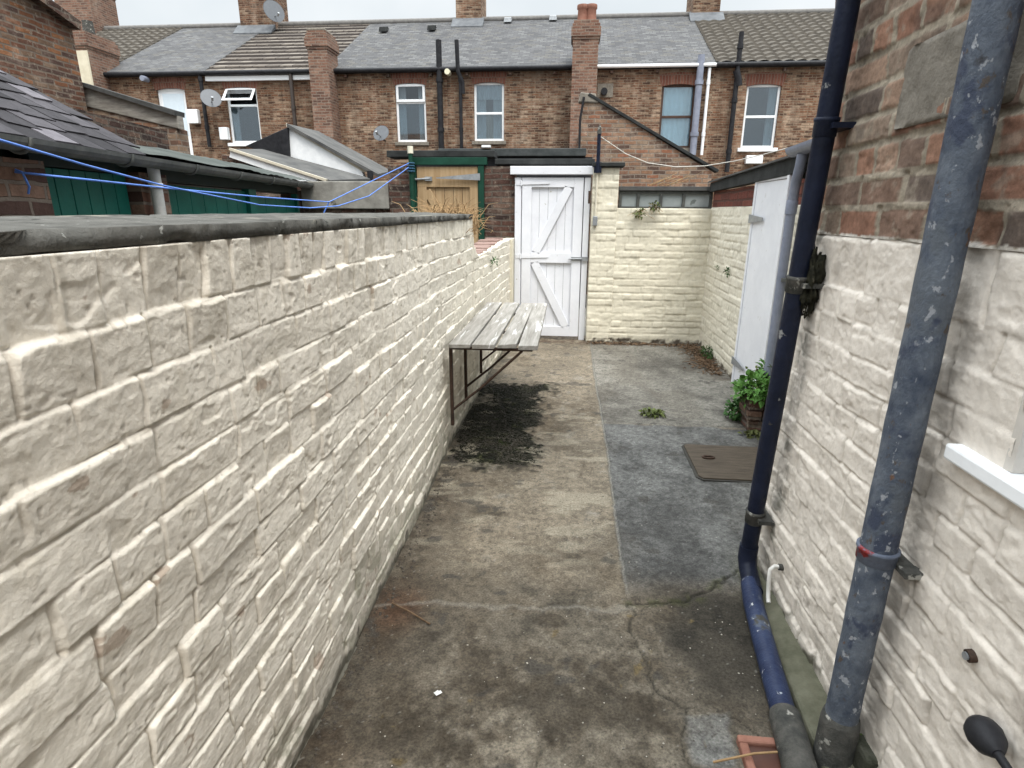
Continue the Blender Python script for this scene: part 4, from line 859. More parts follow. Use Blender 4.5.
# felt sheet with a wavy eaves edge
ns, nu = 70, 26; S_, U_ = np.meshgrid(np.linspace(s_sl-.05, s5+.38, ns), np.linspace(-.02, .72, nu), indexing='ij')
wv = (fbm(S_*3, U_*3, 4, 5)-.5)*.035 + .004*np.sin(S_*38)*sm(2.4, 3.0, S_)
Pq = np.zeros(S_.shape+(3,)); q0 = np.array([A0[0], A0[1], 0]); Pq = q0+dirv*S_[..., None]-nrm*U_[..., None]; Pq[..., 2] = 1.748+.23*U_+wv+.02
grid_mesh('felt_roof', Pq, FELT, sd)
m = MB(); m.hexa([tuple(np.array(sp(s, -u_, 1.70+.23*u_+dz))) for dz in (0, .03) for s, u_ in ((s_sl-.02, .02), (s5+.36, .02), (s5+.36, .70), (s_sl-.02, .70))]); m.build('felt_boarding', BLACK, sd)
# gutter and its pipe
n = 8; V = []
for s in (-2.4, s5+.30):
    for rr_, rev in ((.055, 0), (.047, 1)):
        for k in range(n+1):
            a = math.pi+math.pi*(k if not rev else n-k)/n; q = sp(s, .035+rr_*math.cos(a), 1.735+rr_*math.sin(a)); V.append(q)
N2 = 2*(n+1); m = MB(); m.add(V, [(k, (k+1) % N2, N2+(k+1) % N2, N2+k) for k in range(N2)]+[tuple(range(N2))[::-1], tuple(range(N2, 2*N2))])
sg, _ = s_of(160, 190, .02)
for s in np.arange(-2.2, s5+.2, .75): m.tube([sp(s+.01*math.cos(a)*0, .035+.060*math.cos(a), 1.735+.060*math.sin(a)) for a in np.linspace(math.pi, 2*math.pi, 9)], .009, 6)
m.build('gutter', GUT, sd)
m = MB(); m.tube([sp(sg, .0, 1.69), sp(sg, .0, 0)], .034, 14); m.build('gutter_pipe', M_noise('pale_grey_pipe', (.30, .30, .29), (.52, .51, .48), 9, .6, .2, 50), sd)
m = MB(); m.tube([sp(sg, .0, 1.57), sp(sg, 0, 1.60)], .041, 14); m.build('pipe_clip', UPVC, sd)

# washing lines
def sag(a, b, n=16, dz=.08):
    a = np.array(a); b = np.array(b); return [tuple(a+(b-a)*t_+np.array([0, 0, -4*dz*t_*(1-t_)])) for t_ in np.linspace(0, 1, n)]
knot = P(1, 5.3, 329, 202); k2_ = P(1, 5.4, 338, 206)
m = MB(); m.tube([P(1, 1.8, -60, 127), P(1, 2.0, 0, 140), P(1, 2.5, 85, 165), P(1, 3.3, 165, 186), P(1, 4.3, 260, 205), P(1, 4.9, 310, 208), k2_, P(1, 5.9, 369, 196), (-1.78, 6.56, 1.90)], .005, 7)
tag(m.build('washing_line', BLUEROPE), 'blue washing line entering at the left edge of the picture above the green doors', 'washing line', 'blue washing lines')
m = MB(); pq = PV(sp(0, -.055, 0), sp(1, -.055, 0), 15, 172); m.tube([pq, P(1, 2.55, 90, 180), P(1, 3.35, 165, 188), P(1, 4.3, 260, 197), knot, P(1, 5.9, 372, 181), (-1.78, 6.56, 1.94)], .005, 7); m.tube([knot, P(1, 5.28, 322, 217)], .006, 6)
m.tube([np.array(pq)+nrm*.004+np.array([0, 0, .01]), np.array(pq)+nrm*.03, np.array(pq)+nrm*.03+np.array([0, .02, -.06]), np.array(pq)+nrm*.01+np.array([0, .03, -.09])], .005, 6)
tag(m.build('washing_line', BLUEROPE), 'blue washing line hooked to the brick pier of the green door shed', 'washing line', 'blue washing lines')
m = MB(); m.tube([(.275, 6.49, 2.20)]+[P(1, 6.6, 626, 154), P(1, 6.6, 648, 163), P(1, 6.6, 676, 167), P(1, 6.5, 705, 166), P(1, 6.2, 735, 161), P(1, 5.8, 765, 154), P(1, 5.0, 815, 141), P(1, 4.4, 850, 131)], .0045, 6)
tag(m.build('sagging_cable', CABLE), 'pale thin line sagging from the navy post towards the right', 'cable')

# ------------------------------------------------------------------ houses of the terrace behind
YH, ZE, YR, ZR = 16.5, 5.02, 20.5, 7.2
RT = (ZR-ZE)/(YR-YH+.1)
def facade(parent, x0, x1, holes):
    xs_ = sorted({x0, x1, *[h_[0] for h_ in holes], *[h_[1] for h_ in holes]}); zs_ = sorted({-.05, ZE, *[h_[2] for h_ in holes], *[h_[3] for h_ in holes]})
    m = MB()
    for i in range(len(xs_)-1):
        for j in range(len(zs_)-1):
            cx, cz = (xs_[i]+xs_[i+1])/2, (zs_[j]+zs_[j+1])/2
            if any(a < cx < b and c_ < cz < d for a, b, c_, d in holes): continue
            m.quad((xs_[i], YH, zs_[j]), (xs_[i+1], YH, zs_[j]), (xs_[i+1], YH, zs_[j+1]), (xs_[i], YH, zs_[j+1]))
    for a, b, c_, d in holes:
        e = YH+.24; m.quad((a, YH, c_), (a, YH, d), (a, e, d), (a, e, c_)); m.quad((b, YH, c_), (b, e, c_), (b, e, d), (b, YH, d)); m.quad((a, YH, d), (b, YH, d), (b, e, d), (a, e, d)); m.quad((a, YH, c_), (a, e, c_), (b, e, c_), (b, YH, c_))
    m.quad((x0, YH, -.05), (x0, YH+8, -.05), (x0, YH+8, ZE), (x0, YH, ZE)); m.quad((x1, YH, -.05), (x1, YH, ZE), (x1, YH+8, ZE), (x1, YH+8, -.05)); m.quad((x0, YH+8, -.05), (x1, YH+8, -.05), (x1, YH+8, ZE), (x0, YH+8, ZE))
    me_o = m.build('brick_wall', B_HOUSE, parent); return me_o
def roof(parent, x0, x1, kind):
    L = math.hypot(YR-YH+.12, ZR-ZE); y0 = YH-.12
    def pts(U_, V_, hh, back=False):
        t_ = V_/L; y = y0+(YR-y0)*t_; 
        if back: y = 2*YR-y
        z = ZE-.02+(ZR-ZE+.02)*t_; ny, nz = (-(ZR-ZE)/L, (YR-y0)/L)
        return np.stack([U_, y+(ny*hh if not back else -ny*hh), z+nz*hh], -1)
    if kind == 'slate': du, dv = .30, .0625
    elif kind == 'pantile': du, dv = .035, .0375
    else: du, dv = .2, .03
    U_, V_ = np.meshgrid(np.concatenate([[x0], np.arange(x0, x1, du)+.002, [x1-.002, x1]]), np.arange(0, L+dv*.5, dv).clip(0, L), indexing='ij')
    if kind == 'slate': hh = .015*(1-(V_ % .125)/.125)+.012*(fbm(U_*1.2, V_*1.2, 3, 3)-.5)
    elif kind == 'pantile': hh = .055*(1-(V_ % .30)/.30)+.040*np.abs(np.sin(math.pi*U_/.30))
    else: hh = .055*(1-(V_ % .345)/.345)
    if kind != 'slate': hh = hh-.03
    hh[0] = -.06; hh[-1] = -.06
    mat = {'slate': SLATE, 'pantile': TILE_G, 'band': TILE_C}[kind]
    uv = np.stack([U_, V_], -1)
    rf = grid_mesh('roof', pts(U_, V_, hh), mat, parent, uv=uv, smooth=False)
    m = MB(); m.quad((x0, YR, ZR), (x1, YR, ZR), (x1, 2*YR-y0, ZE), (x0, 2*YR-y0, ZE)); m.build('rear_slope', mat, parent)
    m = MB(); m.tube([(x0, YR, ZR+.03), (x1, YR, ZR+.03)], .09, 10); m.build('ridge_tile', M_noise('ridge_tile', (.12, .115, .11), (.2, .19, .18), 9, .9, .3, 40), parent)
    return rf
def window(parent, px0, px1, pyt, pyb, style, frame=UPVC, arch=True):
    yw = YH+.075
    a = P(1, YH, px0, (pyt+pyb)/2)[0]; b = P(1, YH, px1, (pyt+pyb)/2)[0]; zt = P(1, YH, (px0+px1)/2, pyt)[2]; zbm = P(1, YH, (px0+px1)/2, pyb)[2]
    return a, b, zbm, zt
def fit_window(parent, hole, style, frame=UPVC, sill=True):
    a, b, c_, d = hole; y = YH+.06; t_ = .06; m = MB()
    m.box(a, a+t_, y, y+.06, c_, d); m.box(b-t_, b, y, y+.06, c_, d); m.box(a+t_, b-t_, y, y+.06, c_, c_+t_)
    hgt = d-c_; n = 8; arch = [(a+t_+(b-a-2*t_)*i/n, y, d-t_-.03*(1-(1-abs(2*i/n-1)**2))) for i in range(n+1)]
    m.prism([(a+t_, y, d), (a+t_, y, d-t_)]+[(b-t_, y, d-t_), (b-t_, y, d)], (0, .06, 0))
    mid = c_+hgt*{'half': .5, 'high': .68, 'door': .0, 'open': .68, 'lace': .48}[style]
    if style != 'door': m.box(a+t_, b-t_, y-.006, y+.06, mid-.03, mid+.03)
    wf = m.build('window_frame', frame, parent, .008)
    if style == 'door':
        MB().box(a+t_, b-t_, y+.02, y+.05, c_+t_, d-t_).build('door_panel', UPVC, wf)
        m = MB(); m.box(a+t_+.05, b-t_-.05, y+.012, y+.018, d-t_-1.15, d-t_-.07); m.build('pane', M_plain('obscured_glass', (.62, .70, .76), .25, .5, .04), wf); return wf
    MB().box(a+t_, b-t_, y+.025, y+.03, c_+t_, mid-.03).build('pane', GLASS, wf)
    if style in ('high', 'open'):
        sx0, sx1, sz0, sz1 = a+.02, b-.02, mid+.01, d-.015; tilt_ = .0 if style == 'high' else .30
        zt_, fy = sz1, y-.012
        def pp(x, z, o): k_ = (zt_-z)/(zt_-sz0); return (x, fy-k_*tilt_-o, z+k_*tilt_*.25)
        m = MB(); w = .065
        for (p0_, p1_, q0_, q1_) in ((sx0, sx1, sz1-w, sz1), (sx0, sx1, sz0, sz0+w), (sx0, sx0+w, sz0+w, sz1-w), (sx1-w, sx1, sz0+w, sz1-w)):
            m.hexa([pp(p0_, q0_, .03), pp(p1_, q0_, .03), pp(p1_, q0_, 0), pp(p0_, q0_, 0), pp(p0_, q1_, .03), pp(p1_, q1_, .03), pp(p1_, q1_, 0), pp(p0_, q1_, 0)])
        sa = m.build('opening_light', frame, wf, .005)
        m = MB(); m.quad(pp(sx0+w, sz0+w, .012), pp(sx1-w, sz0+w, .012), pp(sx1-w, sz1-w, .012), pp(sx0+w, sz1-w, .012)); m.build('top_pane', GLASS, wf)
    else: MB().box(a+t_, b-t_, y+.025, y+.03, mid+.03, d-t_).build('top_pane', GLASS, wf)
    # what stands behind the glass
    rb_ = MB(); e = YH+.9; rb_.quad((a-.3, e, c_-.3), (b+.3, e, c_-.3), (b+.3, e, d+.3), (a-.3, e, d+.3)); rb_.quad((a-.3, YH+.241, c_-.05), (b+.3, YH+.241, c_-.05), (b+.3, e, c_-.05), (a-.3, e, c_-.05))
    rb_.build('room_wall', M_plain('dim_room', (.045, .05, .055), .9), wf)
    return wf
def pane_curtain(wf, hole, x0f, x1f, z0f, z1f, mat, yoff=.16):
    a, b, c_, d = hole; n = 24; V = []; 
    xs_ = np.linspace(a+(b-a)*x0f, a+(b-a)*x1f, n); za_, zb_ = c_+(d-c_)*z0f, c_+(d-c_)*z1f
    Pn_ = np.zeros((n, 2, 3)); Pn_[:, :, 0] = xs_[:, None]; Pn_[:, :, 1] = YH+yoff+.018*np.sin(np.arange(n)*1.7)[:, None]; Pn_[:, 0, 2] = za_; Pn_[:, 1, 2] = zb_
    grid_mesh('curtain', Pn_, mat, wf)
def lintel(parent, hole):
    a, b, c_, d = hole; n = 12; rise = .055; outer = []; 
    top_ = [(a-.10+(b-a+.20)*i/n, YH-.004, d+.22+.05*(1-(2*i/n-1)**2)) for i in range(n+1)]
    bot = [(a-.02+(b-a+.04)*i/n, YH-.004, d-rise+rise*(1-(2*i/n-1)**2)) for i in range(n+1)]
    m = MB()
    for i in range(n): m.hexa([bot[i], bot[i+1], (bot[i+1][0], YH+.05, bot[i+1][2]), (bot[i][0], YH+.05, bot[i][2]), top_[i], top_[i+1], (top_[i+1][0], YH+.05, top_[i+1][2]), (top_[i][0], YH+.05, top_[i][2])])
    m.build('brick_lintel', B_ARCH, parent)
def eaves(parent, x0, x1, mat=BLACK, board=None):
    m = MB(); m.tube([(x0, YH-.15, ZE-.055), (x1, YH-.15, ZE-.055)], .058 if mat is BLACK else .042, 10); m.build('gutter', mat, parent)
    m = MB(); m.box(x0, x1, YH-.09, YH-.003, ZE-.10, ZE-.03); m.build('eaves_board', BLACK if board is None else board, parent)
    if board is not None: MB().box(x0, x1, YH-.10, YH-.003, ZE-.24, ZE-.13).build('white_fascia', board, parent)
def stackpipe(parent, px, pyt, pyb, r, mat, yy=YH-.13, zoff=None):
    a = P(1, yy, px, pyt); b = P(1, yy, px, pyb); m = MB(); x = (a[0]+b[0])/2
    m.tube([(x, yy, b[2]), (x, yy, a[2])], r, 12)
    for z in np.arange(b[2]+.5, a[2], 1.2): m.tube([(x, yy, z-.05), (x, yy, z+.05)], r*1.25, 12)
    return m.build('drainpipe', mat, parent)
XB = [-17.5, -13.0, -10.0, -6.6, -3.35, .4, 3.5, 9.5]
desc = ['far left terraced house with brown tiled roof, mostly hidden behind the orange gable',
        'terraced house with slate roof and a narrow white door-like window behind the grey coping',
        'terraced house with banded concrete tile roof and an open top window',
        'slate roofed terraced house with white window between two drainpipe runs and a brick stack',
        'slate roofed terraced house with lace curtained white window directly behind the white gate',
        'slate roofed terraced house with brown framed window and grey white drainpipes',
        'terraced house at the right end with brown pantiled roof and white sash-like window']
houses = []
kinds = ['pantile', 'slate', 'band', 'slate', 'slate', 'slate', 'pantile']
wins = [None, (160, 188, 88, 143, 'door'), (228, 259, 87, 143, 'open'), (396, 426, 83, 142, 'high'), (474, 504, 82, 141, 'lace'), (660, 694, 84, 148, 'half'), (744, 778, 84, 148, 'half')]
for i in range(7):
    x0, x1 = XB[i], XB[i+1]; hh_ = thing('terraced_house', ((x0+x1)/2, YH, 0), desc[i], 'house', 'terraced houses behind the yard'); houses.append(hh_)
    w = wins[i]; holes = []
    if w:
        holes = [window(hh_, w[0], w[1], w[2], w[3], w[4])]
        if w[4] == 'door': holes = [(holes[0][0], holes[0][1], 2.9, holes[0][3])]
    facade(hh_, x0, x1, holes)
    roof(hh_, x0, x1, kinds[i])
    if w:
        frm = M_noise('brown_window_paint', (.05, .03, .025), (.10, .065, .05), 20, .6, .2, 60) if i == 5 else UPVC
        wf = fit_window(hh_, holes[0], w[4], frm); lintel(hh_, holes[0]); a, b, c_, d = holes[0]
        if i == 4: pane_curtain(wf, holes[0], .05, .38, .05, .97, LACE); pane_curtain(wf, holes[0], .62, .95, .05, .97, LACE); pane_curtain(wf, holes[0], .05, .95, .72, .97, LACE, .13); pane_curtain(wf, holes[0], .30, .70, .05, .50, BEIGE, .30)
        if i == 3: pane_curtain(wf, holes[0], .05, .30, .05, .97, LACE)
        if i == 3: pane_curtain(wf, holes[0], .72, .95, .05, .95, LACE)
        if i == 5: pane_curtain(wf, holes[0], .04, .96, .04, .97, SKYREFL, .12)  # this sheet is the painted sky reflection, no cloth hangs here
        if i == 6: pane_curtain(wf, holes[0], .70, .94, .04, .97, LACE)
        if i == 2: pane_curtain(wf, holes[0], .05, .25, .03, .66, LACE)
        if i in (6, 2): MB().box(a-.08, b+.08, YH-.07, YH+.06, c_-.09, c_-.002).build('window_sill', UPVC, hh_, .008)
        else: MB().box(a-.06, b+.06, YH-.05, YH+.06, c_-.09, c_-.002).build('window_sill', STONE, hh_, .008)
    eaves(hh_, x0, x1, UPVC if i == 5 else BLACK, UPVC if i == 2 else None)
    if i >= 3:
        m = MB()
        for x in np.arange(x0+.5, x1-.2, 1.15): m.box(x, x+.075, YH-.10, YH, ZE-.20, ZE-.13)
        m.build('corbel_brick', B_DARK, hh_)
# pipes on the houses
stackpipe(houses[3], 440, 40, 150, .075, BLACK); stackpipe(houses[3], 461, 78, 150, .045, BLACK); 
m = MB(); pa = P(1, YH-.2, 458, 72); pb = P(1, YH-.2, 456.5, 40); m.tube([(pb[0], YH-.2, pb[2]), (pa[0], YH-.2, pa[2]), (pa[0]+.10, YH-.14, pa[2]-.22), (pa[0]+.11, YH-.13, pa[2]-.5)], .055, 12); m.build('vent_pipe', BLACK, houses[3])
stackpipe(houses[2], 293, 74, 128, .05, M_plain('brown_black_pipe', (.045, .035, .03), .5)); stackpipe(houses[1], 205, 76, 147, .05, BLACK)
stackpipe(houses[5], 697, 55, 155, .085, PIPEG); stackpipe(houses[5], 705.5, 68, 155, .04, UPVC, YH-.1)
stackpipe(houses[6], 734, 32, 172, .06, BLACK)
m = MB(); q = P(1, YH-.16, 738, 77); m.tube([(q[0]-.06, YH-.16, q[2]+.15), (q[0], YH-.16, q[2]), (q[0]+.05, YH-.15, q[2]-.2)], .085, 12); m.build('pipe_joint', BLACK, houses[6])
for hi, px, py in ((3, 443, 72), (4, 446, 73)): pass
# flues, vents, roof lights
def little(parent, name, px, py, y, s, mat):
    q = P(1, y, px, py); m = MB(); m.tube([(q[0], y+.1, q[2]), (q[0], y-.12, q[2])], s, 14); o_ = m.build(name, mat, parent); return o_
little(houses[5], 'boiler_flue', 604, 92, YH, .085, RUBBER); q = P(1, YH, 606, 90); MB().box(q[0]-.22, q[0]+.18, YH-.012, YH, q[2]-.17, q[2]+.15).build('mortar_patch', STONE, houses[5])
little(houses[3], 'floodlight', 448, 72.5, YH-.2, .07, M_plain('lamp_glass', (.7, .66, .5), .3)); little(houses[1], 'floodlight', 145, 79, YH-.2, .07, PIPEG)
def on_roof(px, py):
    # where the sight line meets the front roof slope
    d = fw*F + rt*(px-512) - up*(py-384); o_ = np.array([0, 0, H]); sl = (ZR-ZE)/(YR-YH+.12); t_ = (ZE+sl*(0-YH+.12)-H)/(d[2]-sl*d[1]); return o_+t_*d
for hi, px, py in ((3, 384, 32.5), (3, 432, 31), (4, 508, 23), (4, 553, 21)):
    q = on_roof(px, py); m = MB(); m.hexa([(q[0]-.12, q[1]-.16, q[2]-.02), (q[0]+.12, q[1]-.16, q[2]-.02), (q[0]+.12, q[1]+.16, q[2]+.12), (q[0]-.12, q[1]+.16, q[2]+.12), (q[0]-.10, q[1]-.14, q[2]+.12), (q[0]+.10, q[1]-.14, q[2]+.12), (q[0]+.10, q[1]+.14, q[2]+.20), (q[0]-.10, q[1]+.14, q[2]+.20)])
    m.build('roof_vent', FELTB if hi == 3 else STEEL, houses[hi], .01)
for hi, px, py, w_, h_ in ((1, 195.5, 117, .30, .36), (2, 226, 134, .24, .32), (6, 753, 160, .42, .20)):
    q = P(1, YH, px, py); m = MB(); m.box(q[0]-w_/2, q[0]+w_/2, YH-.14, YH, q[2]-h_/2, q[2]+h_/2); o_ = m.build('vent_box', UPVC, houses[hi], .015)
# chimneys
def chimney(parent, x0, x1, y0, y1, z0, z1, mat, pots=(), collar=True, cap=None):
    m = MB(); m.box(x0, x1, y0, y1, z0, z1-.42 if collar else z1)
    if collar:
        for k, (e, zz0, zz1) in enumerate(((.02, z1-.42, z1-.36), (.045, z1-.36, z1-.16), (.02, z1-.16, z1-.08), (-.01, z1-.08, z1))): m.box(x0-e, x1+e, y0-e, y1+e, zz0, zz1)
    ch = m.build('chimney', mat, parent)
    for (x, y, h_, r_) in pots:
        m = MB(); m.tube([(x, y, z1-.03), (x, y, z1+h_*.75), (x, y, z1+h_*.8), (x, y, z1+h_)], [r_*1.05, r_*.92, r_*1.12, r_*1.1], 16); m.build('chimney_pot', POTM, ch)
    return ch
q0 = P(1, 16.1, 314, 100); q1 = P(1, 16.1, 331, 100); zt = P(1, 16.1, 320, 32)[2]
chimney(houses[2], q0[0], q1[0]+.05, 15.95, 16.65, 0, zt, B_STACK)
m = MB(); m.box(q0[0]-.01, q1[0]+.0, 16.0, 16.6, zt, zt+.08); m.build('stack_cap', STONE, houses[2], .03)
q0 = P(1, 16.0, 571, 100); q1 = P(1, 16.0, 596, 100); zt = P(1, 16.0, 585, 20)[2]
chimney(houses[4], q0[0], q1[0], 15.95, 16.65, 0, zt, B_STACK, [(q0[0]+.22, 16.3, .40, .13), (q1[0]-.20, 16.3, .40, .13)])
for hi, a, b, ym in ((1, 240, 272, 20.0), (3, 456, 481, 20.2), (5, 692, 719, 20.2)):
    q0 = P(1, ym, a, 20)[0]; q1 = P(1, ym, b, 20)[0]
    chimney(houses[hi], q0, q1, ym, ym+1.2, 5.5, 9.1, B_HOUSE, [((q0+q1)/2+d_, ym+.5, .5, .15) for d_ in (-.3, .1)])
    m = MB(); zq = ZE+RT*(ym-YH)+.06; m.hexa([(q0-.1, ym-.35, zq-.18), (q1+.1, ym-.35, zq-.18), (q1+.1, ym+.0, zq+.03), (q0-.1, ym+.0, zq+.03), (q0-.1, ym-.35, zq-.15), (q1+.1, ym-.35, zq-.15), (q1+.1, ym-.003, zq+.16), (q0-.1, ym-.003, zq+.16)]); m.build('lead_flashing', M_noise('lead', (.085, .09, .098), (.15, .157, .165), 6, .6, .3, 30), houses[hi])
m = MB(); qd = P(1, 20.2, 692, 20)
# house 0 chimneys
q0 = P(1, 20, 58, 20)[0]; q1 = P(1, 20, 93, 20)[0]; chimney(houses[0], q0, q1, 20, 21.2, 5.5, 8.7, B_STACK)
a = P(1, 15.9, 72, 50); b = P(1, 15.9, 86, 50); zt = P(1, 15.9, 78, 32)[2]
ch0 = chimney(houses[0], a[0], b[0]+.05, 15.9, 17.0, 0, zt+.04, B_STACK)
MB().box(a[0]-.03, b[0]+.045, 15.86, 15.895, 0, zt-.44).build('cream_render', M_noise('cream_render', (.52, .46, .34), (.66, .60, .47), 4, .9, .3, 40), ch0)
m = MB(); q = P(1, 16.1, 74, 28); m.tube([(q[0]+.25, 16.3, zt), (q[0]+.25, 16.3, zt+.25), (q[0]+.25, 16.3, zt+.36)], [.15, .13, .13], 14); m.build('chimney_pot', COLLAR, ch0)
# satellite dishes
def dish(px, py, y, r, aim, lab):
    q = np.array(P(1, y, px, py)); t_ = thing('satellite_dish', tuple(q), lab, 'satellite dish', 'satellite dishes on the terrace')
    d_ = np.array(aim, float); d_ /= np.linalg.norm(d_); n = 7
    m = MB(); m.tube([q-d_*.10, q-d_*.085, q-d_*.05, q], [.02, r*.45, r*.8, r], 24); m.tube([q+d_*.004, q-d_*.045, q-d_*.08], [r*.98, r*.78, r*.3], 24, caps=False); m.build('reflector', DISH, t_)
    m = MB(); m.tube([q-d_*.08-np.array([0, 0, r*.3]), q+d_*.28-np.array([0, 0, r*.75])], .015, 8); m.tube([q+d_*.26-np.array([0, 0, r*.75]), q+d_*.34-np.array([0, 0, r*.6])], .03, 8); m.build('feed_arm', STEEL, t_)
    m = MB(); m.tube([q-d_*.09, q-d_*.15-np.array([0, 0, .1]), (q[0], y+.42, q[2]-.15)], .02, 8); m.build('wall_arm', RUST, t_)
dish(211, 98, YH-.40, .26, (.75, -1, .55), 'large grey satellite dish beside the open white window')
dish(381, 133, YH-.35, .22, (-.1, -1, .45), 'small grey satellite dish low beside the white window left of the black pipes')
dish(274, 11, 19.7, .33, (.9, -.8, .3), 'grey satellite dish high on the ridge chimney of the banded tile roof')

# ------------------------------------------------------------------ outbuildings across the alley
t = thing('sloping_brick_annexe', (2, 11, 0), 'orange brick lean-to annexe with a long sloping coping behind the back wall', 'outbuilding')
YA = 11.0
pa, pb, pc = P(1, YA, 582, 96), P(1, YA, 592, 97), P(1, YA, 712, 172)
m = MB(); m.prism([(pa[0], YA, -.05), (pc[0], YA, -.05), (pc[0], YA, pc[2]), (pb[0], YA, pb[2]), (pa[0], YA, pa[2]-.06)], (0, 5.3, 0)); m.build('brick_wall', B_RED, t)
m = MB(); m.bar((pb[0]-.06, YA+.06, pb[2]+.04), (pc[0]+.1, YA+.06, pc[2]+.01), .20, .05, (0, 0, 1)); m.build('sloping_coping', FELTB, t, .006)
m = MB(); m.prism([(pa[0]-.06, YA-.03, pa[2]-.10), (pb[0]+.12, YA-.03, pb[2]-.10), (pb[0]+.06, YA-.03, pb[2]+.05), (pa[0]-.03, YA-.03, pa[2]+.06)], (0, .2, 0)); m.build('kneeler_stone', STONE, t, .02)
m = MB(); m.tube([P(1, YA-.05, 584, 97), P(1, YA-.05, 580, 120), P(1, YA-.05, 579, 165)], .02, 6); m.build('cable', RUBBER, t)
t = thing('felt_roof_shed', (0, 9.5, 0), 'low shed with a flat dark grey felt roof edge behind the gates', 'shed')
a = P(1, 9.2, 438, 150); b = P(1, 9.2, 586, 158)
m = MB(); m.hexa([(a[0], 9.2, a[2]-.09), (b[0], 9.2, a[2]-.09), (b[0], 10.8, a[2]+.0), (a[0], 10.8, a[2]), (a[0], 9.2, a[2]+.02), (b[0], 9.2, a[2]+.02), (b[0], 10.8, a[2]+.10), (a[0], 10.8, a[2]+.10)]); m.build('felt_roof', M_noise('dark_green_grey_felt', (.035, .04, .04), (.075, .08, .08), 8, .9, .3, 60), t, .01)
MB().box(a[0]-.4, b[0]+.1, 9.32, 10.7, -.05, a[2]-.093).build('shed_wall', BLACK, t)
MB().box(-1.35, -1.22, 9.12, 9.22, a[2]+.03, a[2]+.06).build('white_tile', UPVC, t)

# weathered gable board wall and its brick
t = thing('grey_coped_wall', (-5.2, 7.4, 0), 'brick wall topped by a long tilted weathered grey board coping on the left', 'wall')
Y7 = 7.4
q = [P(1, Y7, x, y) for x, y in ((79, 84), (177, 115), (179, 129), (84, 106))]
m = MB(); m.prism(q, (0, .12, 0)); m.build('weathered_board', OLDWOOD, t, .01)
q2 = [P(1, Y7, x, y) for x, y in ((78, 81), (177, 111), (177, 116), (79, 85))]; m = MB(); m.prism([(x, y-.05, z) for x, y, z in q2], (0, .2, 0)); m.build('top_capping', M_plain('dark_lead_capping', (.06, .06, .058), .8, .2, .3), t)
q3 = [P(1, Y7+.02, x, y) for x, y in ((60, 78), (176, 127))]; m = MB(); m.prism([(q3[0][0], Y7+.02, -.05), (q3[1][0], Y7+.02, -.05), (q3[1][0], Y7+.02, q3[1][2]-.02), (q3[0][0], Y7+.02, q3[0][2]-.02)], (0, .22, 0)); m.build('brickwork', B_RED, t)
# tall orange brick gable at far left
t = thing('brick_house_wing', (-6.5, 5, 0), 'tall old orange brick wing of a house rising behind the slate shed roof', 'house')
XW = P(1, 7.3, 79, 66)[0]
def pw(px, py): return P(0, XW, px, py)
m = MB(); yl = 1.5; pr0 = [pw(60, 12), pw(66, 25), pw(72, 36)]
ye = 7.3; zt_e = P(1, 7.3, 71, 30)[2]
m.prism([(XW, yl, -.05), (XW, ye, -.05), (XW, ye, zt_e), (XW, yl, zt_e+1.75)], (-4.5, 0, 0)); m.build('brick_wall', B_GABLE, t)
m = MB(); m.bar((XW+.02, ye+.03, zt_e+.05), (XW+.02, yl, zt_e+1.80), .16, .10, (0, 0, 1)); m.build('verge', B_DARK, t)

# lean-to group in the left background
YL = 9.6
t = thing('white_gabled_lean_to', (-4.2, YL, 0), 'lean-to with a white rendered gable, grey roof and black tarred side in the left background', 'outbuilding')
def pl(px, py, y=YL): return P(1, y, px, py)
m = MB(); m.prism([pl(287, 127), pl(362, 171), pl(364, 178), pl(340, 178), pl(290, 158)], (0, .12, 0)); m.build('white_gable', WHITER, t, .01)
m = MB(); m.prism([pl(286, 126.5), pl(286, 123), pl(370, 172), pl(363, 172)], (0, .02, 0)); m.build('verge_board', M_plain('cream_timber', (.50, .45, .36), .7), t)
r0, r1, r2, r3 = pl(286.5, 123.5, YL-.06), pl(378, 174, YL-.06), P(1, YL+2.4, 392, 171), P(1, YL+2.4, 318, 131)
m = MB(); m.add([r0, r1, r2, r3]+[(x, y, z-.05) for x, y, z in (r0, r1, r2, r3)], [(0, 1, 2, 3), (7, 6, 5, 4), (0, 4, 5, 1), (1, 5, 6, 2), (2, 6, 7, 3), (3, 7, 4, 0)]); m.build('grey_roof', LEAN, t)
m = MB(); m.prism([pl(287.5, 127, YL-.05), pl(289.5, 157, YL-.05), pl(262, 152, YL-.05), pl(245, 146, YL-.05)], (0, .12, 0)); m.build('tarred_side', BLACK, t, .01)
a0 = pl(370, 171, YL-.1); m = MB(); m.tube([a0, (a0[0], a0[1], a0[2]-.12)], .05, 10); m.build('drain_outlet', BLACK, t)
m = MB(); a0 = pl(240, 140, YL+.2); a1 = pl(365, 172, YL+.2); m.box(a0[0], a1[0], YL+.2, YL+3, -.05, pl(300, 178)[2]); m.build('lean_to_wall', B_HOUSE, t)
YM = 8.6
t = thing('low_grey_lean_to', (-4, YM, 0), 'low shallow grey lean-to roof with white edge in front of the white gable', 'outbuilding')
def pm(px, py): return P(1, YM, px, py)
m = MB(); b0, b1, b2, b3 = pm(232, 149), pm(330, 180), P(1, YL-.1, 372, 178.5), P(1, YL-.1, 262, 149)
m.add([b0, b1, b2, b3]+[(x, y, z-.04) for x, y, z in (b0, b1, b2, b3)], [(0, 1, 2, 3), (7, 6, 5, 4), (0, 4, 5, 1), (1, 5, 6, 2), (2, 6, 7, 3), (3, 7, 4, 0)]); m.build('grey_roof', LEAN, t)
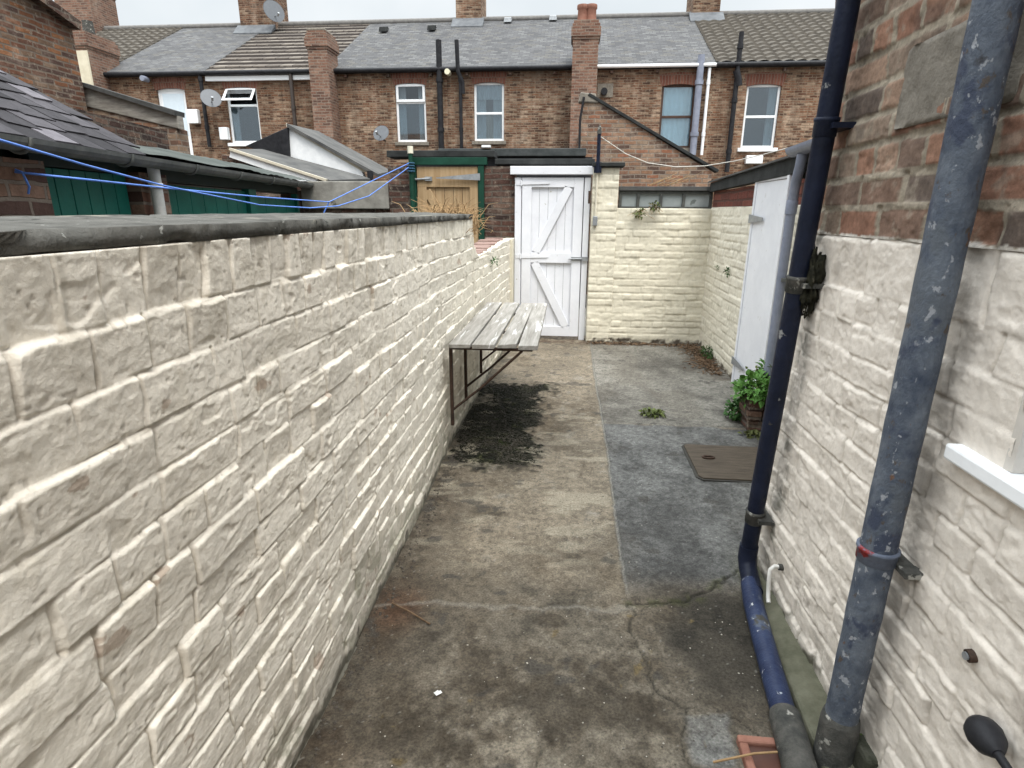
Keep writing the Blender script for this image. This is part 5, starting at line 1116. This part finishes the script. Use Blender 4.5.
c0_, c1_ = pm(232, 153), pm(318, 182); m = MB(); m.bar((c0_[0], YM-.03, c0_[2]), (c1_[0], YM-.03, c1_[2]), .04, .13); m.build('white_bargeboard', WHITER, t)
c0_, c1_ = pm(232, 149.5), pm(328, 180.5); m = MB(); m.bar((c0_[0], YM-.05, c0_[2]), (c1_[0], YM-.05, c1_[2]), .06, .035); m.build('cream_edge_strip', M_plain('cream_strip', (.52, .47, .37), .7), t)
m = MB(); m.prism([(pm(225, 190)[0], YM+.03, 0), (pm(330, 190)[0], YM+.03, 0), (pm(330, 190)[0], YM+.03, pm(330, 182)[2]), (pm(225, 190)[0], YM+.03, pm(232, 154)[2])], (0, .15, 0)); m.build('end_wall', B_DARK, t)

# ------------------------------------------------------------------ light
w = bpy.data.worlds.new('World'); SC.world = w; w.use_nodes = True; nt = w.node_tree; bg = nt.nodes['Background']
EL, AZ = math.radians(61), math.radians(150)      # sun high behind the camera, a little to the left
sky = nt.nodes.new('ShaderNodeTexSky'); sky.sky_type = 'NISHITA'; sky.sun_disc = False; sky.sun_elevation = EL; sky.sun_rotation = AZ; sky.dust_density = 4; sky.air_density = 1
hsv = nd(nt, 'ShaderNodeHueSaturation', Saturation=.22, Value=1.0); nt.links.new(sky.outputs[0], hsv.inputs['Color'])
tc = nt.nodes.new('ShaderNodeTexCoord'); nz = nd(nt, 'ShaderNodeTexNoise', Scale=2.2, Detail=5., Roughness=.55); nt.links.new(tc.outputs['Generated'], nz.inputs['Vector'])
cl = ramp(nt, nz.outputs[0], [(.35, (8.1, 8.9, 9.4)), (.65, (10.2, 10.7, 11.0))])
sx = nt.nodes.new('ShaderNodeSeparateXYZ'); nt.links.new(tc.outputs['Generated'], sx.inputs[0])
gr = nd(nt, 'ShaderNodeMapRange', interpolation_type='SMOOTHSTEP', **{'From Min': .30, 'From Max': 1.0, 'To Min': .36, 'To Max': 2.0}); nt.links.new(sx.outputs[2], gr.inputs[0])   # an overcast sky is brightest overhead
cl = mixc(nt, 1.0, cl, gr.outputs[0], 'MULTIPLY')
mx = mixc(nt, .93, hsv.outputs[0], cl)
nt.links.new(mx, bg.inputs['Color']); bg.inputs['Strength'].default_value = .13
sl = bpy.data.lights.new('sun', 'SUN'); sl.energy = 1.45; sl.angle = math.radians(22); sl.color = (1, .955, .88)
so = bpy.data.objects.new('sun', sl); C.objects.link(so)
# Nishita: rotation measured from +Y towards +X
sd_ = Vector((math.sin(AZ)*math.cos(EL), math.cos(AZ)*math.cos(EL), math.sin(EL)))
so.rotation_euler = sd_.to_track_quat('Z', 'Y').to_euler(); so.location = (0, -3, 12)
SC.view_settings.view_transform = 'Standard'; SC.view_settings.look = 'None'; SC.view_settings.gamma = 1; SC.view_settings.exposure = 0.97
SC.view_settings.use_curve_mapping = False
SC.render.engine = 'CYCLES'; SC.cycles.max_bounces = 6; SC.cycles.diffuse_bounces = 4; SC.cycles.transparent_max_bounces = 8
SC.cycles.use_denoising = True
for o in list(C.objects):
    if 'base' in o: del o['base']
